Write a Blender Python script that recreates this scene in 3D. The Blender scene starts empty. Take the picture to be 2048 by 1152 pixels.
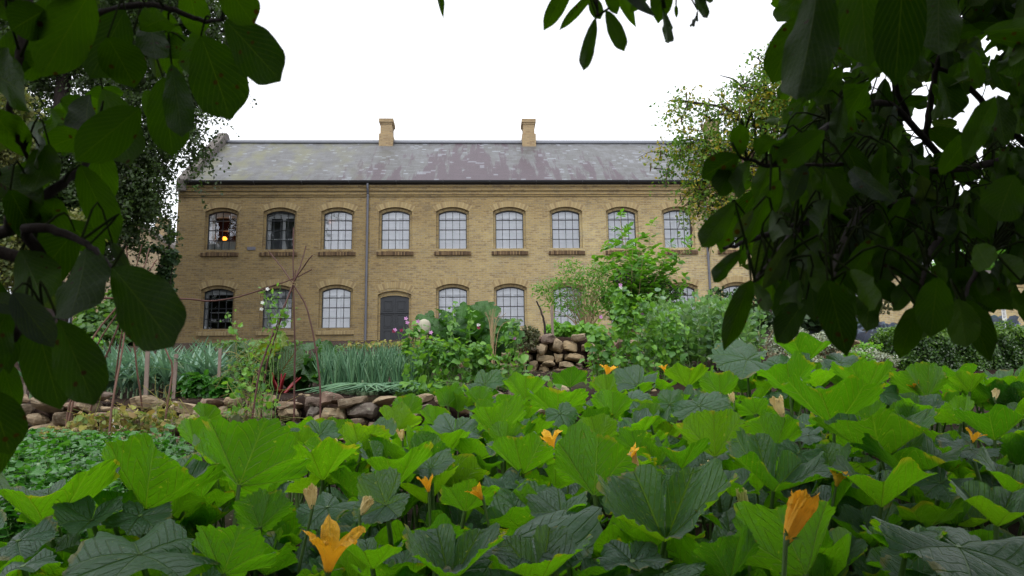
import bpy, math, random
import numpy as np
from mathutils import Matrix, Vector
random.seed(7); RG = np.random.default_rng(11)
S = bpy.context.scene
COL = S.collection
R = math.radians

# ------------------------------------------------------------------ camera
F = 1562.0                      # focal length in pixels of a 2048 wide picture
EYE = np.array([0, 0, 0.95])
PITCH, ROLL = 9.66, 0.80
cm = Matrix.Rotation(R(90 + PITCH), 3, 'X') @ Matrix.Rotation(R(-ROLL), 3, 'Z')
CR = np.array(cm)
cd = bpy.data.cameras.new('camera'); cam = bpy.data.objects.new('camera', cd); COL.objects.link(cam)
cam.matrix_world = Matrix.Translation(Vector(EYE)) @ cm.to_4x4()
cd.sensor_width = 23.6; cd.lens = 23.6 * F / 2048; cd.clip_start = 0.05; cd.clip_end = 2000
cd.dof.use_dof = True; cd.dof.focus_distance = 9.0; cd.dof.aperture_fstop = 8.0
S.camera = cam

# ------------------------------------------------------------------ overcast sky and soft sun
SUN_EL, SUN_AZ = 52, 200
w = bpy.data.worlds.new('World'); S.world = w; w.use_nodes = True
nt = w.node_tree; nt.nodes.clear()
sky = nt.nodes.new('ShaderNodeTexSky'); sky.sky_type = 'NISHITA'; sky.sun_disc = False
sky.sun_elevation = R(SUN_EL); sky.sun_rotation = R(SUN_AZ); sky.dust_density = 4; sky.air_density = 1.0
hs = nt.nodes.new('ShaderNodeHueSaturation'); hs.inputs['Saturation'].default_value = 0.2
mx = nt.nodes.new('ShaderNodeMix'); mx.data_type = 'RGBA'; mx.inputs[0].default_value = 0.7
mx.inputs[7].default_value = (9.6, 9.9, 10.4, 1)       # the cloud layer
bg = nt.nodes.new('ShaderNodeBackground'); bg.inputs['Strength'].default_value = 0.15
out = nt.nodes.new('ShaderNodeOutputWorld')
nt.links.new(sky.outputs[0], hs.inputs['Color']); nt.links.new(hs.outputs[0], mx.inputs[6])
nt.links.new(mx.outputs[2], bg.inputs['Color']); nt.links.new(bg.outputs[0], out.inputs['Surface'])
sl = bpy.data.lights.new('sun', 'SUN'); sl.energy = 0.9; sl.angle = R(25); sl.color = (1, .97, .92)
so = bpy.data.objects.new('sun', sl); COL.objects.link(so)
so.rotation_euler = (R(90 - SUN_EL), 0, R(180 - SUN_AZ))
S.view_settings.view_transform = 'Standard'; S.view_settings.look = 'None'
S.view_settings.exposure = 0.40; S.view_settings.gamma = 1
S.render.engine = 'CYCLES'
try:
    S.cycles.max_bounces = 5; S.cycles.diffuse_bounces = 2; S.cycles.glossy_bounces = 2
    S.cycles.transmission_bounces = 3; S.cycles.transparent_max_bounces = 8
except Exception: pass

# ------------------------------------------------------------------ pixels and points
def ray(px, py):
    px = np.asarray(px, float); py = np.asarray(py, float)
    v = np.stack([(px - 1024) / F, -(py - 576) / F, -np.ones_like(px)], -1)
    return v @ CR.T
def at(px, py, d):
    r = ray(px, py); return EYE + r * (np.asarray(d, float)[..., None] / r[..., 1:2]) if r.ndim > 1 else EYE + r * (d / r[1])
def proj(P):
    v = (np.asarray(P) - EYE) @ CR
    return 1024 + F * v[..., 0] / -v[..., 2], 576 - F * v[..., 1] / -v[..., 2], -v[..., 2]
def sstep(a, b, x):
    t = np.clip((np.asarray(x, float) - a) / (b - a), 0, 1); return t * t * (3 - 2 * t)
YW = [-40, -3, 1.5, 6.9, 7.15, 7.3, 9, 12.25, 12.4, 12.55, 20, 31, 40, 200]
ZW = [-.6, -.2, 0, .80, .85, 1.17, 1.34, 1.72, 1.74, 2.26, 3.0, 4.18, 4.3, 4.8]
YS = [-40, -3, 1.5, 5.6, 8.6, 9, 11.4, 13.6, 20, 31, 40, 200]
ZS = [-.6, -.2, 0, .62, 1.30, 1.34, 1.66, 2.3, 3.0, 4.18, 4.3, 4.8]
def zg(x, y):
    x = np.asarray(x, float); y = np.asarray(y, float)
    a = np.interp(y, YW, ZW); b = np.interp(y, YS, ZS)
    w1 = (1 - sstep(.3, 1.0, x)) * (y < 10) + (sstep(-1.9, -1.5, x) * (1 - sstep(2.2, 2.6, x))) * (y >= 10)
    z = a * w1 + b * (1 - w1)
    z = z + .22 * sstep(.3, 2.6, x) * sstep(2.5, 5, y) * (1 - sstep(9, 13, y))
    return z + .015 * np.sin(3.1 * x + 1.3 * y) * np.sin(2.3 * y - .7 * x)
def solve_d(px, py, h, lo=1.0, hi=30):
    """distance at which a point seen at that pixel is h above the ground"""
    ds = np.linspace(lo, hi, 900)
    P = at(np.full_like(ds, px), np.full_like(ds, py), ds)
    g = P[:, 2] - zg(P[:, 0], P[:, 1]) - h
    i = np.argmax(g < 0) if (g < 0).any() else -1
    return ds[i]
def gpt(px, d):
    """ground point under the picture column px at distance d"""
    P = at(px, 842, d)
    return np.array([P[0], P[1], float(zg(P[0], P[1]))])

# ------------------------------------------------------------------ mesh helpers
def mk(name, V, Fs, mats, attr=None, mi=None, parent=None, smooth=True, loc=None):
    me = bpy.data.meshes.new(name)
    V = np.asarray(V, np.float32)
    if not isinstance(Fs, (list, tuple)): Fs = [Fs]
    Fs = [np.asarray(f, np.int32) for f in Fs if len(f)]
    nl = sum(f.size for f in Fs); nf = sum(len(f) for f in Fs)
    me.vertices.add(len(V)); me.vertices.foreach_set('co', V.ravel())
    me.loops.add(nl); me.loops.foreach_set('vertex_index', np.concatenate([f.ravel() for f in Fs]))
    me.polygons.add(nf)
    tot = np.concatenate([np.full(len(f), f.shape[1], np.int32) for f in Fs])
    st = np.concatenate([[0], np.cumsum(tot)[:-1]]).astype(np.int32)
    me.polygons.foreach_set('loop_start', st)
    try: me.polygons.foreach_set('loop_total', tot)
    except Exception: pass
    if mi is not None: me.polygons.foreach_set('material_index', np.asarray(mi, np.int32))
    me.polygons.foreach_set('use_smooth', np.full(nf, bool(smooth)))
    if attr is not None:
        a = me.attributes.new('la', 'FLOAT_COLOR', 'POINT'); a.data.foreach_set('color', np.asarray(attr, np.float32).ravel())
    for m in (mats if isinstance(mats, (list, tuple)) else [mats]): me.materials.append(m)
    me.update(calc_edges=True); me.validate()
    o = bpy.data.objects.new(name, me); COL.objects.link(o)
    if parent is not None: o.parent = parent
    if loc is not None: o.location = loc
    return o
class MB:
    """collects pieces of geometry into one mesh"""
    def __init__(s): s.V = []; s.F = {}; s.A = []; s.n = 0
    def add(s, V, faces, A=None):
        V = np.asarray(V, float).reshape(-1, 3)
        for f in (faces if isinstance(faces, list) and len(faces) and isinstance(faces[0], np.ndarray) and faces[0].ndim == 2 else [np.asarray(faces)]):
            if len(f): s.F.setdefault(f.shape[1], []).append(f + s.n)
        s.V.append(V); s.n += len(V)
        if A is None: A = np.tile([0, 0, random.random(), 0], (len(V), 1))
        s.A.append(np.asarray(A, float)); return s
    def box(s, x0, x1, y0, y1, z0, z1):
        V = [(x, y, z) for x in (x0, x1) for y in (y0, y1) for z in (z0, z1)]
        s.add(V, np.array([(0, 1, 3, 2), (4, 6, 7, 5), (0, 4, 5, 1), (2, 3, 7, 6), (0, 2, 6, 4), (1, 5, 7, 3)])); return s
    def prism(s, poly, y0, y1):
        """poly in x,z extruded along y"""
        n = len(poly); V = [(p[0], y0, p[1]) for p in poly] + [(p[0], y1, p[1]) for p in poly]
        s.add(V, np.array([(i, (i + 1) % n, n + (i + 1) % n, n + i) for i in range(n)]))
        s.add(V[:n], np.array([list(range(n))])); s.add(V[n:], np.array([list(range(n))[::-1]])); return s
    def tube(s, pts, r, k=6, rnd=None, caps=True):
        pts = np.asarray(pts, float); n = len(pts); r = np.broadcast_to(np.asarray(r, float), (n,))
        t = np.gradient(pts, axis=0); t /= np.linalg.norm(t, axis=1)[:, None] + 1e-9
        ref = np.array([0, 0, 1.]) if abs(t[0][2]) < .9 else np.array([1., 0, 0])
        u = np.cross(t, ref); u /= np.linalg.norm(u, axis=1)[:, None] + 1e-9; v = np.cross(t, u)
        a = np.linspace(0, 2 * np.pi, k, endpoint=False)
        V = (pts[:, None] + r[:, None, None] * (u[:, None] * np.cos(a)[None, :, None] + v[:, None] * np.sin(a)[None, :, None])).reshape(-1, 3)
        i = np.arange(n - 1)[:, None] * k; j = np.arange(k)[None]; j2 = (j + 1) % k
        Fq = np.stack([i + j, i + j2, i + k + j2, i + k + j], -1).reshape(-1, 4)
        A = np.zeros((n * k, 4)); A[:, 0] = np.repeat(np.linspace(0, 1, n), k); A[:, 2] = random.random() if rnd is None else rnd
        s.add(V, Fq, A)
        if caps:
            s.add(V[:k], np.array([list(range(k))[::-1]]), A[:k]); s.add(V[-k:], np.array([list(range(k))]), A[-k:])
        return s
    def build(s, name, mats, parent=None, smooth=True, loc=None):
        return mk(name, np.concatenate(s.V), [np.concatenate(s.F[k]) for k in s.F], mats, np.concatenate(s.A), None, parent, smooth, loc)
def curve(pts, n=14):
    """smooth path through points (Catmull-Rom)"""
    P = np.asarray(pts, float); P = np.vstack([2 * P[0] - P[1], P, 2 * P[-1] - P[-2]]); o = []
    m = len(P) - 3
    for q in np.linspace(0, m - 1e-6, n):
        i = int(q); t = q - i; a, b, c, d = P[i:i + 4]
        o.append(.5 * ((2 * b) + (-a + c) * t + (2 * a - 5 * b + 4 * c - d) * t * t + (-a + 3 * b - 3 * c + d) * t ** 3))
    return np.array(o)
def nrm(v): v = np.asarray(v, float); return v / (np.linalg.norm(v, axis=-1, keepdims=True) + 1e-12)
def frames(X, N):
    """orthonormal frames: X length axis, N approximate normal -> (n,3,3) columns X,Y,Z"""
    X = nrm(X); Y = nrm(np.cross(N, X)); Z = np.cross(X, Y)
    return np.stack([X, Y, Z], -1)
def inst(mb, proto, P, FR, SC, rnd=None, ax=None):
    """put many copies of protos=(V,F,A) in a mesh. P (n,3), FR (n,3,3), SC (n,) or (n,3)"""
    V, Fc, A = proto; n = len(P); m = len(V)
    SC = np.asarray(SC, float)
    if SC.ndim == 1: SC = np.repeat(SC[:, None], 3, 1)
    W = np.einsum('nij,nkj->nki', FR, V[None] * SC[:, None]) + P[:, None]
    AA = np.repeat(A[None], n, 0).copy()
    AA[:, :, 2] = (RG.random(n) if rnd is None else np.asarray(rnd))[:, None]
    off = (np.arange(n) * m)[:, None, None]
    mb.add(W.reshape(-1, 3), [(f[None] + off).reshape(-1, f.shape[1]) for f in (Fc if isinstance(Fc, list) else [Fc])], AA.reshape(-1, 4))
def randdirs(n, up=0.0):
    v = RG.normal(size=(n, 3)); v[:, 2] += up; return nrm(v)

# ------------------------------------------------------------------ things
def tag(o, label=None, cat=None, group=None, kind=None):
    if label: o['label'] = label
    if cat: o['category'] = cat
    if group: o['group'] = group
    if kind: o['kind'] = kind
    return o
def thing(name, loc, label, cat, group=None, rz=0):
    o = bpy.data.objects.new(name, None); COL.objects.link(o); o.empty_display_size = .2
    o.location = Vector(loc); o.rotation_euler = (0, 0, rz); return tag(o, label, cat, group)
def local(V, o):
    return V - np.array(o.location)
def dup(root, loc, rz=0, label=None, sc=1.0):
    r = root.copy(); COL.objects.link(r); r.location = Vector(loc); r.rotation_euler = (0, 0, rz); r.scale = (sc, sc, sc)
    if label: r['label'] = label
    for ch in list(root.children):
        c = ch.copy(); COL.objects.link(c); c.parent = r
        for g in list(ch.children):
            d = g.copy(); COL.objects.link(d); d.parent = c
    return r

# ------------------------------------------------------------------ materials
class NT:
    def __init__(s, name):
        s.m = bpy.data.materials.new(name); s.m.use_nodes = True; s.t = s.m.node_tree; s.t.nodes.clear()
        s.out = s.n('OutputMaterial')
    def n(s, typ, **kw):
        x = s.t.nodes.new('ShaderNode' + typ)
        for k, v in kw.items():
            if k in x.inputs.keys(): s.set(x.inputs[k], v)
            else: setattr(x, k, v)
        return x
    def set(s, inp, v):
        if isinstance(v, bpy.types.NodeSocket): s.t.links.new(v, inp)
        elif hasattr(inp.default_value, '__len__') and hasattr(v, '__len__') and len(v) == 3 and len(inp.default_value) == 4: inp.default_value = (*v, 1)
        else: inp.default_value = v
    def math(s, op, a, b=None, c=None):
        x = s.n('Math', operation=op); s.set(x.inputs[0], a)
        if b is not None: s.set(x.inputs[1], b)
        if c is not None: s.set(x.inputs[2], c)
        return x.outputs[0]
    def mix(s, f, a, b, mode='MIX'):
        x = s.n('Mix', data_type='RGBA', blend_type=mode); s.set(x.inputs[0], f); s.set(x.inputs[6], a); s.set(x.inputs[7], b); return x.outputs[2]
    def noise(s, vec=None, scale=5, detail=4, rough=.6, dist=0):
        x = s.n('TexNoise'); x.inputs['Scale'].default_value = scale; x.inputs['Detail'].default_value = detail
        x.inputs['Roughness'].default_value = rough; x.inputs['Distortion'].default_value = dist
        if vec is not None: s.set(x.inputs['Vector'], vec)
        return x.outputs['Fac']
    def ramp(s, f, stops):
        x = s.n('ValToRGB'); s.set(x.inputs[0], f); e = x.color_ramp.elements
        while len(e) < len(stops): e.new(.5)
        for q, (p, c) in zip(e, stops):
            q.position = p; q.color = (*c, 1) if hasattr(c, '__len__') else (c, c, c, 1)
        return x.outputs[0]
    def mapping(s, vec, sc=(1, 1, 1), loc=(0, 0, 0), rot=(0, 0, 0)):
        x = s.n('Mapping'); s.set(x.inputs[0], vec); x.inputs['Scale'].default_value = sc; x.inputs['Location'].default_value = loc; x.inputs['Rotation'].default_value = rot
        return x.outputs[0]
    def bump(s, h, strength=.3, dist=.01):
        x = s.n('Bump'); x.inputs['Strength'].default_value = strength; x.inputs['Distance'].default_value = dist; s.set(x.inputs['Height'], h); return x.outputs[0]
    def end(s, col, rough=.7, spec=.3, normal=None, metal=0, emit=None, estr=0):
        p = s.n('BsdfPrincipled'); s.set(p.inputs['Base Color'], col); s.set(p.inputs['Roughness'], rough)
        p.inputs['Specular IOR Level'].default_value = spec; p.inputs['Metallic'].default_value = metal
        if normal is not None: s.set(p.inputs['Normal'], normal)
        if emit: s.set(p.inputs['Emission Color'], emit); p.inputs['Emission Strength'].default_value = estr
        s.t.links.new(p.outputs[0], s.out.inputs[0]); return s.m
    def obj(s): return s.n('TexCoord').outputs['Object']
    def la(s):
        a = s.n('Attribute', attribute_name='la'); sp = s.n('SeparateColor'); s.t.links.new(a.outputs['Color'], sp.inputs[0])
        return sp.outputs[0], sp.outputs[1], sp.outputs[2], a.outputs['Alpha']

def leafmat(name, top, under=None, trans=None, tf=.35, rough=.45, spec=.4, vein=None, veincol=None, spots=0, spotcol=(.03, .015, .005), bumps=.3, nscale=6):
    """top/under: lists of colours picked by each leaf's random number"""
    s = NT(name); a, b, rnd, aux = s.la()
    def pal(c):
        if not isinstance(c, list): return c
        if len(c) == 1: return c[0]
        k = len(c); return s.ramp(rnd, [(i / (k - 1), q) for i, q in enumerate(c)])
    tcol = pal(top); ucol = pal(under) if under is not None else tcol
    geo = s.n('NewGeometry')
    col = s.mix(geo.outputs['Backfacing'], tcol, ucol) if under is not None else tcol
    nz = s.noise(s.obj(), nscale, 3)
    v = s.math('MULTIPLY_ADD', nz, .7, .65)
    col = s.mix(1.0, col, s.n('CombineColor', Red=v, Green=v, Blue=v).outputs[0], 'MULTIPLY')
    nm = None
    if vein:
        sd = s.math('ABSOLUTE', b)
        main = s.math('SUBTRACT', 1, s.math('MULTIPLY', sd, 1 / (.018 if vein == 'palmate' else .035))); main = s.math('MAXIMUM', main, 0)
        kk, ff = (1.15, 8.) if vein == 'palmate' else (.5, 9.)
        fr = s.math('FRACT', s.math('MULTIPLY', s.math('SUBTRACT', a, s.math('MULTIPLY', sd, kk)), ff))
        tri = s.math('ABSOLUTE', s.math('SUBTRACT', fr, .5))
        sec = s.math('MAXIMUM', s.math('SUBTRACT', 1, s.math('MULTIPLY', tri, 9)), 0)
        sec = s.math('MULTIPLY', sec, .55)
        msk = s.math('MINIMUM', s.math('MAXIMUM', main, sec), 1)
        col = s.mix(s.math('MULTIPLY', msk, .6), col, veincol or (.2, .3, .08))
        hgt = s.math('ADD', s.math('MULTIPLY', msk, -.9), s.math('MULTIPLY', s.noise(s.obj(), 38 if vein == 'palmate' else 90, 4), 1.0))
        nm = s.bump(hgt, bumps, .010)
        fleck = s.math('MULTIPLY', s.math('GREATER_THAN', s.noise(s.obj(), 60, 3), .68), s.math('GREATER_THAN', s.noise(s.obj(), 4, 2), .5))
        if vein == 'palmate':
            col = s.mix(s.math('MULTIPLY', fleck, .5), col, (.26, .30, .08))
            ed = s.math('MULTIPLY', s.math('MAXIMUM', s.math('MULTIPLY_ADD', a, 7, -5.6), 0), s.math('GREATER_THAN', s.noise(s.obj(), 9, 3), .56))
            col = s.mix(s.math('MINIMUM', ed, .6), col, (.24, .20, .05))
            br_ = s.math('MULTIPLY', s.math('GREATER_THAN', s.noise(s.obj(), 13, 5, .7), .70), .6)
            col = s.mix(br_, col, (.16, .13, .05))
    if spots:
        vo = s.n('TexVoronoi'); vo.inputs['Scale'].default_value = spots; s.set(vo.inputs['Vector'], s.obj())
        pick = s.math('GREATER_THAN', s.noise(s.obj(), spots * .35, 2), .52)
        m = s.math('MULTIPLY', s.math('LESS_THAN', vo.outputs['Distance'], .17), pick)
        col = s.mix(m, col, spotcol)
    p = s.n('BsdfPrincipled'); s.set(p.inputs['Base Color'], col); p.inputs['Roughness'].default_value = rough; p.inputs['Specular IOR Level'].default_value = spec
    t = s.n('BsdfTranslucent')
    s.set(t.inputs['Color'], s.mix(1.0, col, trans or (2.2, 2.4, .7), 'MULTIPLY'))
    if nm is not None: s.set(p.inputs['Normal'], nm); s.set(t.inputs['Normal'], nm)
    x = s.n('MixShader'); x.inputs[0].default_value = tf
    s.t.links.new(p.outputs[0], x.inputs[1]); s.t.links.new(t.outputs[0], x.inputs[2]); s.t.links.new(x.outputs[0], s.out.inputs[0])
    return s.m
def plain(name, col, rough=.6, spec=.3, var=.25, scale=20, bump=0, metal=0):
    s = NT(name); n = s.noise(s.obj(), scale, 5)
    v = s.math('MULTIPLY_ADD', n, 2 * var, 1 - var)
    c = s.mix(1.0, col, s.n('CombineColor', Red=v, Green=v, Blue=v).outputs[0], 'MULTIPLY')
    return s.end(c, rough, spec, s.bump(n, bump, .01) if bump else None, metal)

def brickmat(name, yel, brn, mortar, dirt_and_shade=True):
    s = NT(name); o = s.obj(); sp = s.n('SeparateXYZ'); s.set(sp.inputs[0], o)
    vec = s.n('CombineXYZ', X=s.math('ADD', sp.outputs[0], sp.outputs[1]), Y=sp.outputs[2]).outputs[0]
    wob = s.noise(vec, 3, 3); 
    def br(c1, c2, mo, off):
        b = s.n('TexBrick'); s.set(b.inputs['Vector'], s.mapping(vec, loc=off)); b.inputs['Scale'].default_value = 1
        b.inputs['Brick Width'].default_value = .24; b.inputs['Row Height'].default_value = .0775; b.inputs['Mortar Size'].default_value = .009
        b.inputs['Mortar Smooth'].default_value = .3; b.inputs['Bias'].default_value = 0
        s.set(b.inputs['Color1'], c1); s.set(b.inputs['Color2'], c2); s.set(b.inputs['Mortar'], mo); return b
    b1 = br((0, 0, 0), (1, 1, 1), (.5, .5, .5), (0, 0, 0))
    rnd = s.math('ADD', s.math('MULTIPLY', b1.outputs[0], .24), s.math('MULTIPLY', s.noise(s.mapping(vec, (1, 1.6, 1)), 7.0, 8, .8), .76))
    col = s.ramp(rnd, [(.16, tuple(.6 * q for q in brn)), (.31, brn), (.49, yel), (.66, tuple(min(1, 1.15 * q) for q in yel)), (.85, (yel[0] * 1.2, yel[1] * 1.2, yel[2] * 1.45))])
    col = s.mix(b1.outputs['Fac'], col, mortar)
    if dirt_and_shade:
        gp_ = s.math('MINIMUM', s.math('MAXIMUM', s.math('MULTIPLY', s.math('SUBTRACT', s.noise(s.mapping(vec, (.8, 1.3, 1)), 1.6, 7, .75), .48), 5), 0), .75)
        col = s.mix(gp_, col, s.mix(1.0, col, (.80, .84, .98), 'MULTIPLY'))
        spk = s.math('MULTIPLY_ADD', s.noise(s.mapping(vec, (1, 2.4, 1)), 9, 3, .8), .8, .6)
        col = s.mix(1.0, col, s.n('CombineColor', Red=spk, Green=spk, Blue=spk).outputs[0], 'MULTIPLY')
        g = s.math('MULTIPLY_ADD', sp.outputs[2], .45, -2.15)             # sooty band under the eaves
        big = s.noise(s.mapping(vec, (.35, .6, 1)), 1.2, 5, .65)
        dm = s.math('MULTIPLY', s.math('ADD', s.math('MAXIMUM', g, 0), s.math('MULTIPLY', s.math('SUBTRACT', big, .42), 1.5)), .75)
        lf = s.math('MAXIMUM', s.math('MULTIPLY_ADD', sp.outputs[0], -.055, .42), 0)  # tree shade painted into the brick, darker towards the left end
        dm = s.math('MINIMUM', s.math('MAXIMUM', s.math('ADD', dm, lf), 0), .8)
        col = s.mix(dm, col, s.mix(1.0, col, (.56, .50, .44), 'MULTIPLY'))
    h = s.math('ADD', s.math('MULTIPLY', b1.outputs['Fac'], -1), s.math('MULTIPLY', s.noise(vec, 40, 4), .5))
    return s.end(col, .9, .15, s.bump(h, .6, .012))
M = {}
M['brick'] = brickmat('yellow_brick', (.44, .345, .165), (.27, .195, .11), (.42, .38, .29))
M['brick_chim'] = brickmat('chimney_brick', (.34, .25, .14), (.23, .15, .085), (.28, .23, .165), False)
M['brick_old'] = brickmat('old_brick', (.30, .23, .14), (.18, .13, .085), (.28, .25, .20), False)
def archmat():
    s = NT('arch_brick'); a, b, rnd, aux = s.la()
    fr = s.math('FRACT', a)
    mort = s.math('LESS_THAN', s.math('ABSOLUTE', s.math('SUBTRACT', fr, .5)), .09)
    wn = s.n('TexWhiteNoise', noise_dimensions='1D'); s.set(wn.inputs['W'], s.math('FLOOR', s.math('ADD', a, .5)))
    col = s.ramp(wn.outputs['Value'], [(0, (.26, .19, .10)), (.5, (.34, .255, .125)), (1, (.40, .315, .165))])
    col = s.mix(mort, col, (.27, .22, .145))
    return s.end(col, .9, .15, s.bump(s.math('MULTIPLY', mort, -1), .5, .01))
M['arch'] = archmat()
def sillmat():
    s = NT('sill_brick'); a, b, rnd, aux = s.la(); fr = s.math('FRACT', a)
    mort = s.math('LESS_THAN', s.math('ABSOLUTE', s.math('SUBTRACT', fr, .5)), .12)
    wn = s.n('TexWhiteNoise', noise_dimensions='1D'); s.set(wn.inputs['W'], s.math('FLOOR', s.math('ADD', a, .5)))
    col = s.ramp(wn.outputs['Value'], [(0, (.07, .045, .03)), (.6, (.16, .105, .06)), (1, (.27, .19, .10))])
    col = s.mix(mort, col, (.03, .022, .018))
    return s.end(col, .9, .15)
M['sill'] = sillmat()
def slatemat():
    s = NT('roof_slate'); a, b, rnd, aux = s.la()
    vec = s.n('CombineXYZ', X=a, Y=b).outputs[0]
    bk = s.n('TexBrick'); s.set(bk.inputs['Vector'], vec); bk.inputs['Scale'].default_value = 1
    bk.inputs['Brick Width'].default_value = .30; bk.inputs['Row Height'].default_value = .2; bk.inputs['Mortar Size'].default_value = .008
    s.set(bk.inputs['Color1'], (0, 0, 0)); s.set(bk.inputs['Color2'], (1, 1, 1)); s.set(bk.inputs['Mortar'], (.4, .4, .4))
    n1 = s.noise(s.mapping(vec, (.5, .3, 1)), 1.6, 6, .7)
    base = s.ramp(s.math('ADD', s.math('MULTIPLY', bk.outputs[0], .22), s.math('ADD', s.math('MULTIPLY', n1, .38), s.math('MULTIPLY', s.noise(s.mapping(vec, (1.6, .3, 1)), 2.4, 6, .7), .45))),
                  [(.3, (.070, .068, .064)), (.5, (.105, .105, .105)), (.68, (.145, .148, .16)), (.9, (.21, .22, .245))])
    # old purple slates left in ragged streaks running down the slope
    st = s.noise(s.mapping(vec, (1.5, .15, 1), loc=(3.1, 0, 0)), 1.2, 8, .66, .3)
    st2 = s.noise(s.mapping(vec, (3.0, .7, 1)), 1.3, 5, .6)
    low = s.math('MULTIPLY', s.math('SUBTRACT', 2.8, b), .030)
    band = s.math('MULTIPLY', s.math('ABSOLUTE', s.math('SUBTRACT', a, 12.8)), .030)
    pv = s.math('SUBTRACT', s.math('ADD', s.math('ADD', st, s.math('MULTIPLY', st2, .22)), low), s.math('ADD', band, .50))
    pm = s.math('MINIMUM', s.math('MAXIMUM', s.math('MULTIPLY', pv, 16), 0), .92)
    col = s.mix(pm, base, s.mix(s.noise(vec, 3, 4), (.042, .024, .034), (.090, .055, .072)))
    # pale flecks where slates are chipped
    wn = s.n('TexWhiteNoise', noise_dimensions='3D')
    sx = s.math('FLOOR', s.math('MULTIPLY', a, 5)); sy = s.math('FLOOR', s.math('MULTIPLY', b, 5))
    s.set(wn.inputs['Vector'], s.n('CombineXYZ', X=sx, Y=sy).outputs[0])
    fl = s.math('MULTIPLY', s.math('GREATER_THAN', wn.outputs['Value'], .87), s.math('GREATER_THAN', s.noise(vec, .5, 3), .5))
    col = s.mix(s.math('MULTIPLY', fl, .35), col, (.33, .36, .41))
    # moss at the left end
    ml = s.math('MAXIMUM', s.math('MULTIPLY_ADD', a, -.11, 1.0), 0)
    mo = s.math('MULTIPLY', ml, s.math('MAXIMUM', s.math('MULTIPLY', s.math('SUBTRACT', s.noise(s.mapping(vec, (.7, .35, 1), rot=(0, 0, .5)), 1.6, 5), .46), 6), 0))
    col = s.mix(s.math('MINIMUM', mo, .6), col, (.16, .16, .055))
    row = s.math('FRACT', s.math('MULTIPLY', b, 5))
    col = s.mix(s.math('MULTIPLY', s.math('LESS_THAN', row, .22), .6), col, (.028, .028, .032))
    return s.end(col, .48, .5, s.bump(s.math('ADD', row, s.math('MULTIPLY', bk.outputs['Fac'], -.7)), .4, .01))
M['slate'] = slatemat()
M['lead'] = plain('lead', (.17, .18, .21), .45, .5, .15)
M['gutter'] = plain('gutter_metal', (.035, .037, .042), .45, .5, .2)
M['pipe'] = plain('downpipe_metal', (.11, .115, .14), .4, .5, .2)
M['coping'] = plain('coping_stone', (.14, .125, .115), .9, .2, .5, 4, .3)
M['frame'] = plain('window_iron', (.010, .014, .018), .45, .5, .2)
M['white'] = plain('white_paint', (.70, .72, .74), .5, .4, .06)
M['doorp'] = plain('door_paint', (.013, .016, .022), .45, .45, .2, 8)
M['blind'] = plain('window_blind', (.84, .84, .87), .8, .2, .10, 2)
M['dark'] = plain('dark_room', (.012, .008, .008), .9, .1, .5, 3)
M['greyroom'] = plain('grey_room', (.30, .32, .36), .9, .1, .6, 2)
M['warm'] = plain('red_room', (.05, .014, .008), .9, .1, .5, 3)
M['curtain'] = plain('net_curtain', (.50, .54, .54), .9, .1, .12, 14)
M['plaque'] = plain('plaque_metal', (.16, .16, .19), .4, .5, .4, 30)
def glassmat():
    s = NT('window_glass'); g = s.n('BsdfGlossy'); g.inputs['Roughness'].default_value = .03; s.set(g.inputs['Color'], (.9, .93, 1))
    s.set(g.inputs['Normal'], s.bump(s.noise(s.obj(), 2.2, 2), .05, .05))
    t = s.n('BsdfTransparent'); s.set(t.inputs['Color'], (.96, .97, .98)); x = s.n('MixShader')
    fr = s.n('Fresnel'); fr.inputs[0].default_value = 1.5
    s.set(x.inputs[0], s.math('MULTIPLY_ADD', fr.outputs[0], 1.8, .09))
    s.t.links.new(t.outputs[0], x.inputs[1]); s.t.links.new(g.outputs[0], x.inputs[2]); s.t.links.new(x.outputs[0], s.out.inputs[0]); return s.m
M['glass'] = glassmat()
def emis(name, c, st):
    s = NT(name); e = s.n('Emission'); s.set(e.inputs[0], c); e.inputs[1].default_value = st; s.t.links.new(e.outputs[0], s.out.inputs[0]); return s.m
M['lamp'] = emis('lamp_glow', (1, .33, .03), 3.0)
M['reflection_glow'] = emis('orange_reflection_glow', (1, .30, .06), 1.2)  # emission standing in for orange reflections in the windows
def stonemat():
    s = NT('field_stone'); a, b, rnd, aux = s.la(); o = s.obj()
    c = s.ramp(rnd, [(0, (.27, .20, .115)), (.2, (.17, .13, .09)), (.4, (.32, .245, .15)), (.6, (.115, .10, .085)), (.75, (.21, .135, .10)), (1, (.38, .30, .19))])
    n = s.noise(o, 9, 7, .7); v = s.math('MULTIPLY_ADD', n, 1.3, .35)
    c = s.mix(1, c, s.n('CombineColor', Red=v, Green=v, Blue=v).outputs[0], 'MULTIPLY')
    li = s.math('MINIMUM', s.math('MAXIMUM', s.math('MULTIPLY', s.math('SUBTRACT', s.noise(o, 22, 5), .58), 9), 0), .5)
    c = s.mix(li, c, (.30, .30, .22))
    return s.end(c, .9, .2, s.bump(s.noise(o, 26, 8, .7), .7, .02))
M['stone'] = stonemat()
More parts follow.
